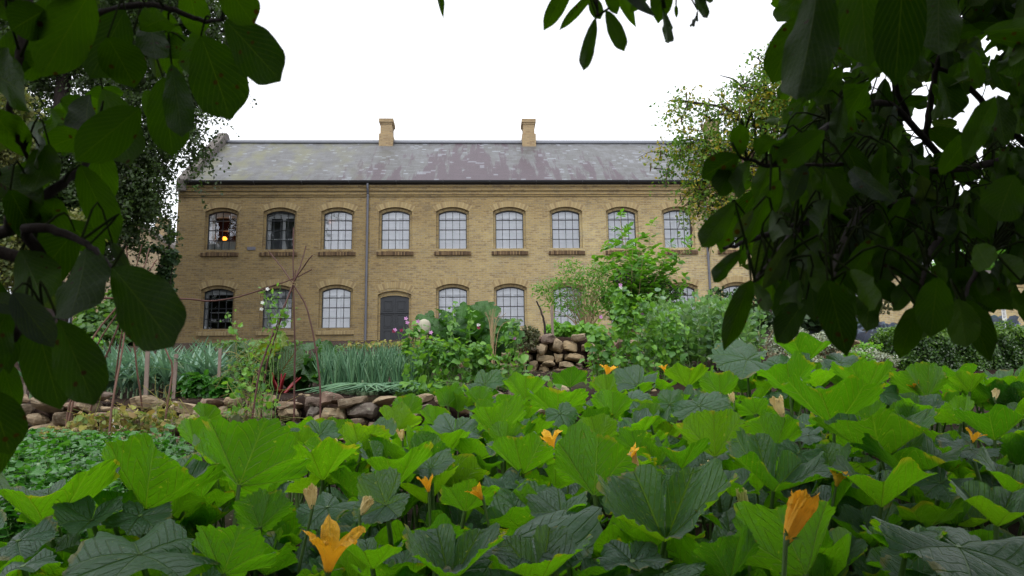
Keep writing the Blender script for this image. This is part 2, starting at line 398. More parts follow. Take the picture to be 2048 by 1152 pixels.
def soilmat():
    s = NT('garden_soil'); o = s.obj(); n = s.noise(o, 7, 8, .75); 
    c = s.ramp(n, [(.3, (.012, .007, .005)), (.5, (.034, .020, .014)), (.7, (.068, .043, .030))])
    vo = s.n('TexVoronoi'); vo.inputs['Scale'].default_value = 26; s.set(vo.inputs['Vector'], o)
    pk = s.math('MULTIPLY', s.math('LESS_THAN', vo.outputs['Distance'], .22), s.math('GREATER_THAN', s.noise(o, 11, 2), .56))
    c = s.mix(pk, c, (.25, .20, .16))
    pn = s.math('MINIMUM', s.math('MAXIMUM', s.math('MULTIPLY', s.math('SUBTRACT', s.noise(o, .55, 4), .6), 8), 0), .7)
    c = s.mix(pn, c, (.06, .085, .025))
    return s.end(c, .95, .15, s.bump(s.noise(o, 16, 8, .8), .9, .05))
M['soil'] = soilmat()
M['stick'] = plain('willow_stick', (.085, .035, .028), .6, .3, .5, 12)
M['stick2'] = plain('hazel_stick', (.13, .065, .045), .65, .3, .5, 10)
M['cane'] = plain('dry_cane', (.30, .22, .12), .8, .2, .4, 12)
M['stake'] = plain('weathered_stake', (.20, .155, .13), .8, .2, .4, 18, .3)
M['labelw'] = plain('white_plastic', (.62, .62, .60), .5, .3, .1, 12)
M['ink'] = plain('pencil_ink', (.18, .18, .2), .8, .1, .1)
M['cream'] = plain('cream_glaze', (.38, .36, .27), .6, .3, .1, 12)
def barkmat():
    s = NT('bark'); o = s.obj(); n = s.noise(s.mapping(o, (1, 1, .25)), 14, 7, .7)
    return s.end(s.ramp(n, [(.3, (.014, .010, .010)), (.7, (.050, .038, .034))]), .9, .2, s.bump(n, .7, .02))
M['bark'] = barkmat()
# foliage
M['squash'] = leafmat('squash_leaf', [(.050, .108, .066), (.072, .135, .092), (.042, .115, .042), (.052, .118, .058)], [(.050, .150, .010), (.078, .195, .014), (.038, .122, .012), (.105, .215, .016)],
                      (2.5, 2.6, .3), .48, .40, .5, 'palmate', (.17, .27, .07), 0, bumps=.9, nscale=5)
M['squash_stem'] = leafmat('squash_stalk', [(.075, .14, .03), (.10, .18, .045)], None, (1.6, 1.8, .8), .2, .5, .4)
M['petal'] = leafmat('squash_petal', [(.95, .50, .02), (.95, .55, .03)], [(.95, .50, .03), (.95, .56, .05)], (1.1, .95, .5), .4, .5, .3, 'pinnate', (.42, .36, .06), 0, bumps=.5, nscale=14)
M['petal_old'] = leafmat('wilted_petal', [(.74, .66, .34), (.78, .68, .40)], [(.74, .64, .34), (.74, .58, .24)], (1.2, .95, .6), .3, .6, .3, 'pinnate', (.36, .33, .10), 0, bumps=.5, nscale=14)
M['petal_bud'] = leafmat('green_bud_petal', [(.45, .46, .16)], None, (1.2, 1.2, .6), .3, .6, .3, 'pinnate', (.16, .24, .05), 0, bumps=.4, nscale=14)
M['walnut'] = leafmat('walnut_leaf', [(.030, .038, .045), (.018, .030, .024)], [(.018, .042, .003), (.032, .066, .004), (.010, .024, .003)], (2.5, 3.2, .2), .38, .6, .12, 'pinnate', (.07, .10, .012), 55, bumps=.4, nscale=5)
M['canopy'] = leafmat('shading_crown_leaf', [(.035, .065, .015)], None, (2, 2.6, .5), .4, .5, .3)  # for the unseen overhead leaves added to cast shade
M['walnut_stem'] = plain('walnut_stalk', (.020, .028, .008), .9, .05, .3)
M['beech'] = leafmat('beech_leaf', [(.020, .032, .014), (.030, .052, .016), (.045, .085, .020), (.022, .026, .016)], None, (1.8, 2.0, .5), .3, .5, .4)
M['linden'] = leafmat('linden_leaf', [(.06, .09, .03), (.10, .13, .04), (.19, .19, .07), (.05, .09, .025)], None, (1.6, 1.7, .6), .35, .5, .3)
M['yellowtree'] = leafmat('turning_leaf', [(.030, .075, .016), (.055, .13, .020), (.09, .19, .025), (.13, .22, .03), (.10, .18, .03), (.38, .28, .03), (.045, .11, .02)], None, (1.8, 1.9, .6), .35, .5, .3)
M['podbrown'] = plain('seed_pod', (.07, .045, .03), .8, .2, .3)
M['pea'] = leafmat('pea_leaf', [(.095, .23, .055), (.13, .30, .060), (.17, .37, .05), (.070, .185, .060), (.20, .40, .045)], None, (1.7, 1.6, .6), .4, .4, .45)
M['peastem'] = leafmat('pea_stem', [(.13, .26, .06), (.17, .30, .07)], None, (1.5, 1.5, .8), .2, .5, .4)
M['fava'] = leafmat('bean_leaf', [(.10, .22, .060), (.12, .26, .075), (.15, .29, .06), (.11, .22, .11), (.17, .27, .16)], None, (1.6, 1.6, .7), .35, .3, .6)
M['elder'] = leafmat('elder_leaf', [(.070, .19, .022), (.095, .25, .028), (.13, .31, .04)], None, (1.8, 1.8, .5), .4, .45, .4)
M['berry'] = plain('dark_berries', (.018, .006, .010), .4, .5, .5, 40)
M['shrub'] = leafmat('shrub_leaf', [(.045, .11, .025), (.08, .17, .035), (.11, .21, .05), (.05, .12, .04)], None, (1.8, 1.8, .6), .4, .45, .4)
M['darkshrub'] = leafmat('dark_shrub_leaf', [(.020, .045, .018), (.032, .07, .025), (.05, .10, .03)], None, (1.8, 1.8, .6), .3, .45, .4)
M['lime'] = leafmat('bright_leaf', [(.12, .30, .03), (.17, .38, .045), (.09, .24, .03)], None, (1.7, 1.6, .5), .4, .45, .4)
M['olive'] = leafmat('dusty_leaf', [(.10, .12, .05), (.15, .16, .08), (.09, .09, .05), (.07, .10, .04)], None, (1.4, 1.4, .7), .3, .6, .3)
M['silver'] = leafmat('silver_leaf', [(.34, .38, .29), (.42, .46, .37), (.24, .29, .17), (.20, .22, .13)], None, (1.2, 1.2, .9), .2, .7, .2)
M['box'] = leafmat('box_leaf', [(.018, .05, .008), (.035, .09, .012), (.085, .18, .02), (.15, .27, .03)], None, (1.6, 1.7, .5), .3, .3, .55)
M['celery'] = leafmat('celery_leaf', [(.025, .11, .012), (.04, .16, .018), (.06, .21, .025), (.09, .22, .07)], None, (1.7, 1.7, .5), .35, .28, .6)
M['leek'] = leafmat('leek_leaf', [(.075, .16, .115), (.115, .22, .16), (.17, .29, .20), (.09, .17, .10), (.20, .28, .14)], None, (1.3, 1.5, 1.0), .25, .42, .4)
M['leekpale'] = leafmat('leek_shank', [(.17, .25, .13)], None, (1.3, 1.3, 1.0), .2, .5, .4)
M['onion'] = leafmat('onion_leaf', [(.07, .17, .085), (.10, .22, .11), (.14, .27, .13)], None, (1.3, 1.5, .9), .2, .4, .4)
M['cabbage'] = leafmat('red_cabbage_leaf', [(.12, .15, .20), (.16, .20, .26), (.11, .18, .17), (.10, .06, .12)], None, (1.2, 1.1, 1.1), .2, .5, .35, 'palmate', (.24, .20, .28), 0, bumps=.7, nscale=10)
M['chard'] = leafmat('chard_leaf', [(.020, .075, .014), (.035, .105, .016), (.13, .20, .02)], None, (1.8, 1.8, .5), .35, .25, .6, 'pinnate', (.30, .05, .04), 0, bumps=1., nscale=20)
M['chardgreen'] = leafmat('beet_leaf', [(.030, .10, .02), (.045, .14, .025), (.06, .18, .03)], None, (1.8, 1.8, .5), .35, .28, .6, 'pinnate', (.10, .22, .06), 0, bumps=1., nscale=20)
M['redstem'] = plain('red_chard_stalk', (.20, .010, .015), .35, .5, .2)
M['greenstem'] = plain('green_stalk', (.12, .22, .06), .5, .4, .25)
M['dried'] = leafmat('withered_leaf', [(.24, .30, .08), (.36, .34, .08), (.30, .20, .09), (.13, .24, .06), (.42, .36, .12)], None, (1.3, 1.3, .7), .35, .6, .25)
M['pink'] = leafmat('pink_petal', [(.55, .22, .50), (.62, .36, .60)], None, (1.2, 1, 1.1), .3, .5, .3)
M['maroon'] = leafmat('maroon_petal', [(.22, .01, .05)], None, (1.2, 1, 1.1), .3, .5, .3)
M['whitepet'] = leafmat('white_petal', [(.75, .75, .72)], None, (1, 1, 1), .3, .5, .3)

# ------------------------------------------------------------------ leaf shapes (x = along the leaf, z = its upper side)
def gridleaf(nl, nw, prof, bend=0., fold=0., wave=0., wf=3., twist=0., seed=0, ar=.5):
    r = np.random.default_rng(seed); t = np.linspace(0, 1, nl); s = np.linspace(-1, 1, nw)
    T, Sx = np.meshgrid(t, s, indexing='ij'); W = prof(T) * ar
    x = T.copy(); y = Sx * W
    z = bend * (T * T) * -1 + fold * np.abs(Sx) * W + wave * W * 2 * Sx ** 2 * np.sin(wf * 2 * np.pi * T + r.random() * 6 + np.sign(Sx) * 1.2)
    z = z + twist * y * T
    V = np.stack([x, y, z], -1).reshape(-1, 3)
    i = np.arange(nl - 1)[:, None] * nw; j = np.arange(nw - 1)[None]
    Fq = np.stack([i + j, i + nw + j, i + nw + j + 1, i + j + 1], -1).reshape(-1, 4)
    A = np.zeros((nl * nw, 4)); A[:, 0] = T.ravel(); A[:, 1] = Sx.ravel(); A[:, 3] = 1
    return V, Fq, A
def ov(T, p=.75, q=.85): return np.clip(np.sin(np.pi * np.clip(T, 0, 1) ** p), 0, 1) ** q
WAL = [gridleaf(17, 9, lambda T: np.interp(T, [0, .05, .18, .4, .6, .78, .9, .96, 1], [.04, .3, .68, .95, 1, .86, .5, .14, .0]), bend=b, fold=f, wave=wv, twist=tw, seed=i, ar=.5, wf=2.2)
       for i, (b, f, wv, tw) in enumerate([(.1, .08, .03, 0), (.18, .14, .035, .06), (-.05, .16, .03, -.06), (.3, .05, .12, .5), (.15, .35, .05, -.4), (.4, .15, .1, .2)])]
LANC = gridleaf(5, 3, lambda T: ov(T, .8, 1.0), bend=.2, fold=.25, ar=.15)
OVAL = gridleaf(4, 3, lambda T: ov(T, .8, .7), bend=.15, fold=.25, ar=.36)
OVALB = gridleaf(6, 5, lambda T: ov(T, .8, .7), bend=.25, fold=.2, wave=.12, ar=.38)
DIA = (np.array([(0, 0, 0), (.5, .33, .04), (1, 0, -.06), (.5, -.33, .04)]), np.array([(0, 3, 2, 1)]), np.tile([0., 0, 0, 1], (4, 1)))
CRINK = [gridleaf(14, 9, lambda T: np.clip(ov(T * .93 + .07, 1.15, .6), 0, 1), bend=b, fold=.25, wave=.22, wf=5, twist=tw, seed=i + 20, ar=.27) for i, (b, tw) in enumerate([(.2, 0), (.45, .4), (.1, -.4)])]
STRAP = [gridleaf(12, 3, lambda T: np.clip(1 - T ** 3, .03, 1) * (.6 + .4 * np.clip(T * 5, 0, 1)), bend=b, fold=.6, twist=0, seed=i, ar=.045) for i, b in enumerate([.1, .45, .8])]
def squashleaf(seed, cup, margin=0., fold=0., na=85):
    r = np.random.default_rng(seed); nr = 10
    th = np.linspace(-np.pi * .985, np.pi * .985, na); rr = np.linspace(0, 1, nr) ** .9
    lob = .88 + .055 * np.cos(5.2 * th) - .10 * (th / np.pi) ** 2
    lob *= 1 - .42 * np.exp(-((np.abs(th) - np.pi * .985) / .22) ** 2)
    lob *= 1 + .05 * np.sin(th * 2 + r.random() * 6) + .03 * np.sin(th * 3 + r.random() * 6)
    teeth = (.022 if na < 100 else .034) * (np.abs(((th * 15.3 / np.pi) % 1) - .5) * 4 - 1) * (.6 + .8 * r.random()) + .012 * r.normal(size=na)
    Rm = rr[:, None] * (lob[None] + teeth[None] * rr[:, None] ** 5)
    TH = np.repeat(th[None], nr, 0); q = np.repeat(rr[:, None], na, 1)
    x = Rm * np.cos(TH); y = Rm * np.sin(TH)
    veins = np.array([-2.6, -1.75, -.85, 0, .85, 1.75, 2.6]); dv = np.abs(TH[..., None] - veins); k = np.argmin(dv, -1); d = np.take_along_axis(dv, k[..., None], -1)[..., 0]
    side = Rm * np.sin(np.clip(d, 0, .8))
    z = cup * q ** 1.15 * (1 + .14 * np.sin(TH + r.random() * 6) + .1 * np.sin(2 * TH + r.random() * 6))
    z += .10 * Rm * np.sin(np.clip(d / .43, 0, 1) * np.pi / 2) - .04 * Rm
    z += (.07 * np.sin(TH * 5 + r.random() * 6) + .06 * np.sin(TH * 3 + r.random() * 6) + .03 * np.sin(TH * 9 + r.random() * 6)) * q ** 2.5
    z -= margin * q ** 3 * (.7 + .5 * np.sin(TH * 2 + r.random() * 6))
    z += fold * np.abs(y)
    sh = np.sqrt(np.clip(1 - (cup * .75) ** 2, .4, 1)); x *= sh; y *= sh
    z += .012 * np.sin(x * 19 + seed) * np.sin(y * 17 + seed * 2) * q
    V = np.stack([x, y, z], -1).reshape(-1, 3)
    i = np.arange(nr - 1)[:, None] * na; j = np.arange(na - 1)[None]
    Fq = np.stack([i + j, i + na + j, i + na + j + 1, i + j + 1], -1).reshape(-1, 4)
    A = np.zeros((nr * na, 4)); A[:, 0] = Rm.ravel(); A[:, 1] = side.ravel(); A[:, 3] = 1
    return V, Fq, A
SQU = [squashleaf(i, c, m, f) for i, (c, m, f) in enumerate([(.66, 0, 0), (.58, .05, .1), (.72, .1, 0), (.52, 0, .15), (.6, .16, .05), (.66, .2, .1), (.6, .1, .2), (.5, .12, .0)])]
SQUH = [squashleaf(i + 7, c, m, f, 187) for i, (c, m, f) in enumerate([(.66, 0, 0), (.58, .05, .1), (.72, .1, 0), (.52, 0, .15), (.6, .16, .05), (.66, .2, .1), (.6, .1, .2), (.62, .12, .0)])]
SQTH = [squashleaf(i + 47, c, m, f, 187) for i, (c, m, f) in enumerate([(.14, .18, 0), (.05, .28, .05), (.26, .3, .1), (-.05, .2, .12), (.3, .1, .2)])]
SQT = [squashleaf(i + 40, c, m, f) for i, (c, m, f) in enumerate([(.14, .18, 0), (.05, .28, .05), (.26, .3, .1), (-.05, .2, .12), (.3, .1, .2)])]

# ------------------------------------------------------------------ ground and house frame
def ground():
    ys = np.concatenate([np.linspace(-30, -2, 12), np.linspace(-1.8, 7.0, 70), np.linspace(7.05, 7.45, 14), np.linspace(7.6, 12.1, 36), np.linspace(12.15, 12.75, 16), np.linspace(13, 40, 60), np.array([50, 70, 110, 200, 400, 900])])
    xs = np.concatenate([[-600, -200, -80, -40], np.linspace(-25, -9, 17), np.linspace(-8.5, 10, 150), np.linspace(11, 35, 22), [50, 90, 200, 600]])
    X, Y = np.meshgrid(xs, ys, indexing='ij'); Z = zg(X, Y)
    n = RG.normal(size=X.shape) * .012 * ((np.abs(X) < 10) & (Y > 0) & (Y < 30)); Z = Z + n
    V = np.stack([X, Y, Z], -1).reshape(-1, 3); ny = len(ys)
    i = np.arange(len(xs) - 1)[:, None] * ny; j = np.arange(ny - 1)[None]
    Fq = np.stack([i + j, i + ny + j, i + ny + j + 1, i + j + 1], -1).reshape(-1, 4)
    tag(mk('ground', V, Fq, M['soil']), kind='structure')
ground()
TH = math.atan(.043)
E1 = np.array([math.cos(TH), math.sin(TH), 0]); E2 = np.array([-math.sin(TH), math.cos(TH), 0])
HO = at(900, 500, 32.5); ZB = 4.15; HO = np.array([HO[0], HO[1], ZB])   # house origin on the facade plane at ground level
def on_facade(px, py, w=0.):
    """u, height above the house base, at depth w behind the facade"""
    r = ray(px, py); n = E2; k = ((HO + E2 * w - EYE) @ n) / (r @ n); P = EYE + r * k
    return (P - HO) @ E1, P[2] - ZB
def on_gable(px, py, u):
    r = ray(px, py); k = ((HO + E1 * u - EYE) @ E1) / (r @ E1); P = EYE + r * k
    return (P - HO) @ E2, P[2] - ZB

house = thing('brick_house', HO, 'long two-storey yellow brick house with a slate roof and rows of arched iron windows', 'building', rz=TH)
UL, UR = -11.5, 19.05; EAVE = 6.87
WU = [-9.65 + 2.44 * k for k in range(12)]
HW, HO_ = .60, .70           # half widths: glazing, outer opening
# (centre, sill height, spring height, rise) of every opening, heights above the house base
UP = dict(b=4.07, s=5.63, r=.15); LO = dict(b=.72, s=2.28, r=.15)
DOOR_K = 3
def arc(c, hw, zs, rise, n=10):
    q = np.linspace(-1, 1, n + 1); Rr = (hw * hw + rise * rise) / (2 * rise)
    return [(c + hw * a, zs + math.sqrt(Rr * Rr - (hw * a) ** 2) - (Rr - rise)) for a in q]
def facade():
    mb = MB()
    def quad(x0, z0, x1, z1, y=0): mb.add([(x0, y, z0), (x1, y, z0), (x1, y, z1), (x0, y, z1)], np.array([(0, 1, 2, 3)]))
    def hole(c, b, s, r, ztop, zbot, x0, x1):
        """wall between x0..x1, zbot..ztop with a stepped arched opening"""
        ho = HO_; so_ = s + .03; ro = r + .04
        quad(x0, zbot, c - ho, ztop); quad(c + ho, zbot, x1, ztop); 
        if b > zbot: quad(c - ho, zbot, c + ho, b)
        A = arc(c, ho, so_ + .05, ro)
        for (xa, za), (xb, zb) in zip(A, A[1:]): mb.add([(xa, 0, za), (xb, 0, zb), (xb, 0, ztop), (xa, 0, ztop)], np.array([(0, 1, 2, 3)]))
        o = [(c - ho, b)] + A + [(c + ho, b)]
        for (xa, za), (xb, zb) in zip(o, o[1:]): mb.add([(xa, 0, za), (xb, 0, zb), (xb, .13, zb), (xa, .13, za)], np.array([(0, 1, 2, 3)]))
        I = [(c - HW, b)] + arc(c, HW, s, r) + [(c + HW, b)]
        for k in range(len(o) - 1):
            (xa, za), (xb, zb), (xc, zc), (xd, zd) = o[k], o[k + 1], I[k + 1], I[k]
            mb.add([(xa, .13, za), (xb, .13, zb), (xc, .13, zc), (xd, .13, zd)], np.array([(3, 2, 1, 0)]))
        for (xa, za), (xb, zb) in zip(I, I[1:]): mb.add([(xa, .13, za), (xb, .13, zb), (xb, .42, zb), (xa, .42, za)], np.array([(0, 1, 2, 3)]))
        mb.add([(c - ho, 0, b), (c + ho, 0, b), (c + ho, .13, b), (c - ho, .13, b)], np.array([(0, 1, 2, 3)]))
        mb.add([(c - HW, .13, b), (c + HW, .13, b), (c + HW, .42, b), (c - HW, .42, b)], np.array([(0, 1, 2, 3)]))
    edges = [UL] + [(a + b) / 2 for a, b in zip(WU, WU[1:])] + [UR]
    for k, c in enumerate(WU):
        x0, x1 = edges[k], edges[k + 1]
        if k == DOOR_K: hole(c, .0, 2.03, .12, 3.4, -1, x0, x1)
        else: hole(c, LO['b'], LO['s'], LO['r'], 3.4, -1, x0, x1)
        hole(c, UP['b'], UP['s'], UP['r'], EAVE, 3.4, x0, x1)
    return mb
rw, rz_ = on_gable(451, 272, UL + .25)     # apex of the left gable
rdw = rw; RIDGE = on_facade(900, 285, rdw)[1]
print('gable apex depth', rw, 'height', rz_, 'ridge', RIDGE, 'chimneys', [on_facade(p, 284, rdw) for p in (774, 1057, 1424)])
mbw = facade(); D2 = 2 * rdw
mbw.add([(UL, 0, -1), (UL, D2, -1), (UL, D2, EAVE), (UL, rdw, RIDGE - .1), (UL, 0, EAVE)], np.array([(0, 4, 3, 2, 1)]))
mbw.add([(UR, 0, -1), (UR, D2, -1), (UR, D2, EAVE), (UR, rdw, RIDGE - .1), (UR, 0, EAVE)], np.array([(0, 1, 2, 3, 4)]))
mbw.add([(UL, D2, -1), (UR, D2, -1), (UR, D2, EAVE), (UL, D2, EAVE)], np.array([(1, 0, 3, 2)]))
mbw.build('wall', M['brick'], house, smooth=False)
# corbelled cornice
cb = MB()
for i, (z0, z1, p) in enumerate([(6.36, 6.44, .035), (6.44, 6.52, .07), (6.52, 6.60, .055), (6.60, 6.76, .11), (6.76, 6.90, .15)]):
    cb.box(UL + .01 * i * 0, UR, -p, -.002, z0, z1 - .002)
x = UL
cb.build('cornice', M['brick'], house, smooth=False)
# roof
sl_ = math.hypot(rdw, RIDGE - EAVE)
rf = MB(); ov_ = .12
kx = np.linspace(UL + .34, UR - .34, 60); kt = np.linspace(0, 1, 12)
X, T = np.meshgrid(kx, kt, indexing='ij'); V = np.stack([X, -ov_ + T * (rdw + ov_), EAVE + .05 + T * (RIDGE - EAVE - .05) + .02 * np.sin(X * 1.1) * np.sin(T * 3)], -1).reshape(-1, 3)
A = np.zeros((V.shape[0], 4)); A[:, 0] = (X - UL).ravel(); A[:, 1] = (T * sl_).ravel(); A[:, 3] = 1
i = np.arange(59)[:, None] * 12; j = np.arange(11)[None]; Fq = np.stack([i + j, i + 12 + j, i + 12 + j + 1, i + j + 1], -1).reshape(-1, 4)
rf.add(V, Fq, A); V2 = V.copy(); V2[:, 1] = 2 * rdw - V2[:, 1]; rf.add(V2, Fq[:, ::-1], A)
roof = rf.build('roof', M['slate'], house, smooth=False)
rd = MB(); rd.tube([(UL + .3, rdw, RIDGE + .03), (UR - .3, rdw, RIDGE + .03)], .09, 10); rd.box(UL + .34, UR - .34, rdw - .22, rdw + .22, RIDGE - .12, RIDGE - .015); rd.build('ridge_cap', M['lead'], roof)
def parapet(u0, u1):
    p = MB(); hgt = .42
    poly = [(-.22, EAVE - .28), (-.22, EAVE + .22), (rdw - .16, RIDGE + hgt), (rdw + .16, RIDGE + hgt), (D2 + .22, EAVE + .22), (D2 + .22, EAVE - .28)]
    V = [(u0, a, b) for a, b in poly] + [(u1, a, b) for a, b in poly]; n = len(poly)
    p.add(V, np.array([(i, (i + 1) % n, n + (i + 1) % n, n + i) for i in range(n)])); p.add(V[:n], np.array([list(range(n))[::-1]])); p.add(V[n:], np.array([list(range(n))]))
    p.build('gable_parapet', M['coping'], house, smooth=False)
parapet(UL - .04, UL + .36); parapet(UR - .36, UR + .04)
def chimney(u):
    c = MB(); z0 = RIDGE - .75
    c.box(u - .34, u + .34, rdw - .5, rdw + .5, z0, RIDGE + .28); c.box(u - .28, u + .28, rdw - .44, rdw + .44, RIDGE + .278, RIDGE + .86)
    ch = c.build('chimney', M['brick_chim'], roof, smooth=False)
    k = MB(); k.box(u - .31, u + .31, rdw - .47, rdw + .47, RIDGE + .80, RIDGE + .88); k.box(u - .35, u + .35, rdw - .51, rdw + .51, RIDGE + .882, RIDGE + 1.06); k.box(u - .18, u + .18, rdw - .33, rdw + .33, RIDGE + 1.062, RIDGE + 1.09)
    k.build('chimney_cap', M['brick_chim'], ch, smooth=False)
for p in (774, 1057, 1424): chimney(on_facade(p, 284, rdw)[0])
# gutter, downpipes
g = MB(); a = np.linspace(0, np.pi, 7); prof = [(-.24 - .10 * math.cos(q) + .0, EAVE + .13 - .11 * math.sin(q)) for q in a]
V = [(u, p[0], p[1]) for u in (UL + .3, UR - .3) for p in prof]
g.add(V, np.array([(i, i + 1, 8 + i, 7 + i) for i in range(6)])); g.box(UL + .3, UR - .3, -.155, -.151, EAVE - .02, EAVE + .12)
k_ = UL + 1.2
while k_ < UR - .5: g.box(k_, k_ + .03, -.35, -.15, EAVE - .01, EAVE + .145); k_ += 2.0
g.build('gutter', M['gutter'], house)
for p, py in ((733.5, 500), (1416, 500)):
    u = on_facade(p, py, -.12)[0]; d = MB()
    d.tube(curve([(u, -.24, EAVE + .02), (u, -.22, EAVE - .18), (u, -.11, EAVE - .42), (u, -.10, EAVE - .7), (u, -.10, 3), (u, -.10, -.1)], 24), .05, 10)
    for z in (1.0, 2.9, 4.8, 6.0): d.tube([(u, -.10, z), (u, -.10, z + .05)], .065, 10)
    d.build('downpipe', M['pipe'], house)
pq = on_facade(503, 497); MB().box(pq[0] - .17, pq[0] + .17, -.035, -.003, pq[1] - .07, pq[1] + .07).build('wall_plaque', M['plaque'], house, smooth=False)

def surround(c, b, s, r, door=False):
    """arch bricks over the opening (proud of the wall)"""
    ar = MB(); A0 = arc(c, HO_ + .015, s + .08, r + .04, 24); th = .25
    cx, cz = c, s + .08 - ((HO_ ** 2 + (r + .04) ** 2) / (2 * (r + .04)) - (r + .04))
    V = []; AT = []
    for i, (x, z) in enumerate(A0):
        d = nrm([x - cx, z - cz]); V += [(x, -.012, z), (x + d[0] * th, -.012, z + d[1] * th)]; AT += [(i * .8, 0, .5, 1), (i * .8, 1, .5, 1)]
    n = len(A0); ar.add(V, np.array([(2 * i, 2 * i + 2, 2 * i + 3, 2 * i + 1) for i in range(n - 1)]), AT)
    V3 = [(x, y, z) for (x, z) in A0 for y in (-.012, .03)]; ar.add(V3, np.array([(2 * i, 2 * i + 1, 2 * i + 3, 2 * i + 2) for i in range(n - 1)]), [(i // 2 * .8, 0, .5, 1) for i in range(2 * n)])
    # inner ring
    I = arc(c, HW, s, r, 24); O = arc(c, HO_, s + .08, r + .04, 24)
    V = []; AT = []
    for i in range(n): V += [(I[i][0], .12, I[i][1]), (O[i][0], .12, O[i][1] )]; AT += [(i * .8 + .3, 0, .5, 1), (i * .8 + .3, 1, .5, 1)]
    ar.add(V, np.array([(2 * i, 2 * i + 2, 2 * i + 3, 2 * i + 1) for i in range(n - 1)]), AT)
    return ar
def window(c, zb, zs, r, style):
    b, s = zb, zs; rng = random.Random(int(c * 100 + zb * 10))
    f = MB(); fr = .035
    I = arc(c, HW, s, r, 12)
    f.box(c - HW, c - HW + fr, .19, .25, b, s + .01); f.box(c + HW - fr, c + HW, .19, .25, b, s + .01); f.box(c - HW, c + HW, .19, .25, b, b + fr)
    for (xa, za), (xb, zb2) in zip(I, I[1:]):
        f.add([(xa, .19, za), (xb, .19, zb2), (xb, .19, zb2 - .05), (xa, .19, za - .05)], np.array([(3, 2, 1, 0)])); f.add([(xa, .19, za - .05), (xb, .19, zb2 - .05), (xb, .25, zb2 - .05), (xa, .25, za - .05)], np.array([(0, 1, 2, 3)]))
    ht = s + r - b
    for i in (1, 2, 3):
        x = c - HW + 2 * HW * i / 4; top = np.interp(x, [p[0] for p in I], [p[1] for p in I])
        f.box(x - .011, x + .011, .20, .24, b, top)
    for i, z in enumerate((b + ht * .255, b + ht * .51, b + ht * .755)): q = .017 if i else .012; f.box(c - HW, c + HW, .197, .243, z - q, z + q)
    wo = f.build('window', M['frame'], house, smooth=False)
    gl = MB(); poly = [(c - HW, b), (c + HW, b)] + I[::-1]
    gl.add([(x, .222, z) for x, z in poly], np.array([list(range(len(poly)))])); gl.build('pane', M['glass'], wo, smooth=False)
    sb = MB(); hw = HO_ + .08; n = 25
    for (y0, y1, za, zc) in ((-.09, -.0, -.30, -.14),):
        for z_, in ((0,),):
            sb.add([(c - hw, -.085, b - .29), (c + hw, -.085, b - .29), (c + hw, -.085, b - .15), (c - hw, -.085, b - .15)], np.array([(0, 1, 2, 3)]), [(0, 0, .5, 1), (n, 0, .5, 1), (n, 1, .5, 1), (0, 1, .5, 1)])
            sb.add([(c - hw, -.085, b - .29), (c + hw, -.085, b - .29), (c + hw, .0, b - .29), (c - hw, .0, b - .29)], np.array([(3, 2, 1, 0)]), [(0, 0, .5, 1), (n, 0, .5, 1), (n, 1, .5, 1), (0, 1, .5, 1)])
            sb.add([(c - hw, -.085, b - .15), (c + hw, -.085, b - .15), (c + hw, .0, b - .12), (c - hw, .0, b - .12)], np.array([(0, 1, 2, 3)]), [(0, 0, .5, 1), (n, 0, .5, 1), (n, 1, .5, 1), (0, 1, .5, 1)])
            for e in (-hw, hw): sb.add([(c + e, -.085, b - .29), (c + e, 0, b - .29), (c + e, 0, b - .12), (c + e, -.085, b - .15)], np.array([(0, 1, 2, 3)]), [(0, 0, .5, 1)] * 4)
    h2 = HW + .0
    sb.add([(c - h2, -.03, b - .12), (c + h2, -.03, b - .12), (c + h2, .20, b + .012), (c - h2, .20, b + .012)], np.array([(0, 1, 2, 3)]), [(0, 0, .5, 1), (17, 0, .5, 1), (17, 1, .5, 1), (0, 1, .5, 1)])
    sb.build('sill', M['sill'] if zb > 2 else M['arch'], wo, smooth=False)
    surround(c, b, s, r).build('brick_arch', M['arch'], wo, smooth=False)
    # room behind: side linings, inner casement, blind
    rm = MB(); rb = M['blind'] if style == 'blind' else M['warm'] if style == 'lamp' else M['greyroom'] if style == 'cloth' else M['dark']
    D = .62 if style == 'blind' else 1.9
    if style == 'blind':
        rm.add([(c - HW, D, b), (c + HW, D, b), (c + HW, D, s + r), (c - HW, D, s + r)], np.array([(0, 1, 2, 3)]))
        nb = rng.choice([5, 6, 7, 9]); 
    else:
        W2 = 1.1; V = [(c - W2, .44, b - .8), (c + W2, .44, b - .8), (c + W2, D, b - .8), (c - W2, D, b - .8), (c - W2, .44, s + .6), (c + W2, .44, s + .6), (c + W2, D, s + .6), (c - W2, D, s + .6)]
        rm.add(V, np.array([(0, 1, 2, 3), (4, 7, 6, 5), (0, 3, 7, 4), (1, 5, 6, 2), (3, 2, 6, 7)]))
    rm.build('room_blind' if style == 'blind' else 'room', rb, wo, smooth=False)
    wf = MB()
    if style in ('blind', 'cloth'):
        off = rng.choice([0, .02, .06, .10])
        wf.box(c - HW + .0, c - HW + .05 + off, .40, .45, b, s + .12); wf.box(c + HW - .06, c + HW, .40, .45, b, s + .12); wf.box(c - HW, c + HW, .40, .45, s - .12, s + .13)
        wf.box(c - .06 + off, c + .06 + off, .39, .45, b, s + .05)
        for q in (.31, .60, .84)[: 1 if style == 'cloth' else rng.choice([2, 3, 3])]: wf.box(c - HW, c + HW, .41, .44, b + ht * q - .018, b + ht * q + .018)
        for q in (.2, .45, .72) if style == 'blind' else (): wf.box(c - HW, c + HW, .50, .512, b + ht * q - .01, b + ht * q + .01)
    else:
        wf.box(c - HW, c - HW + .12, .30, .42, b, s + .1); wf.box(c - HW + .12, c + HW, .36, .42, s - .08, s + .13)
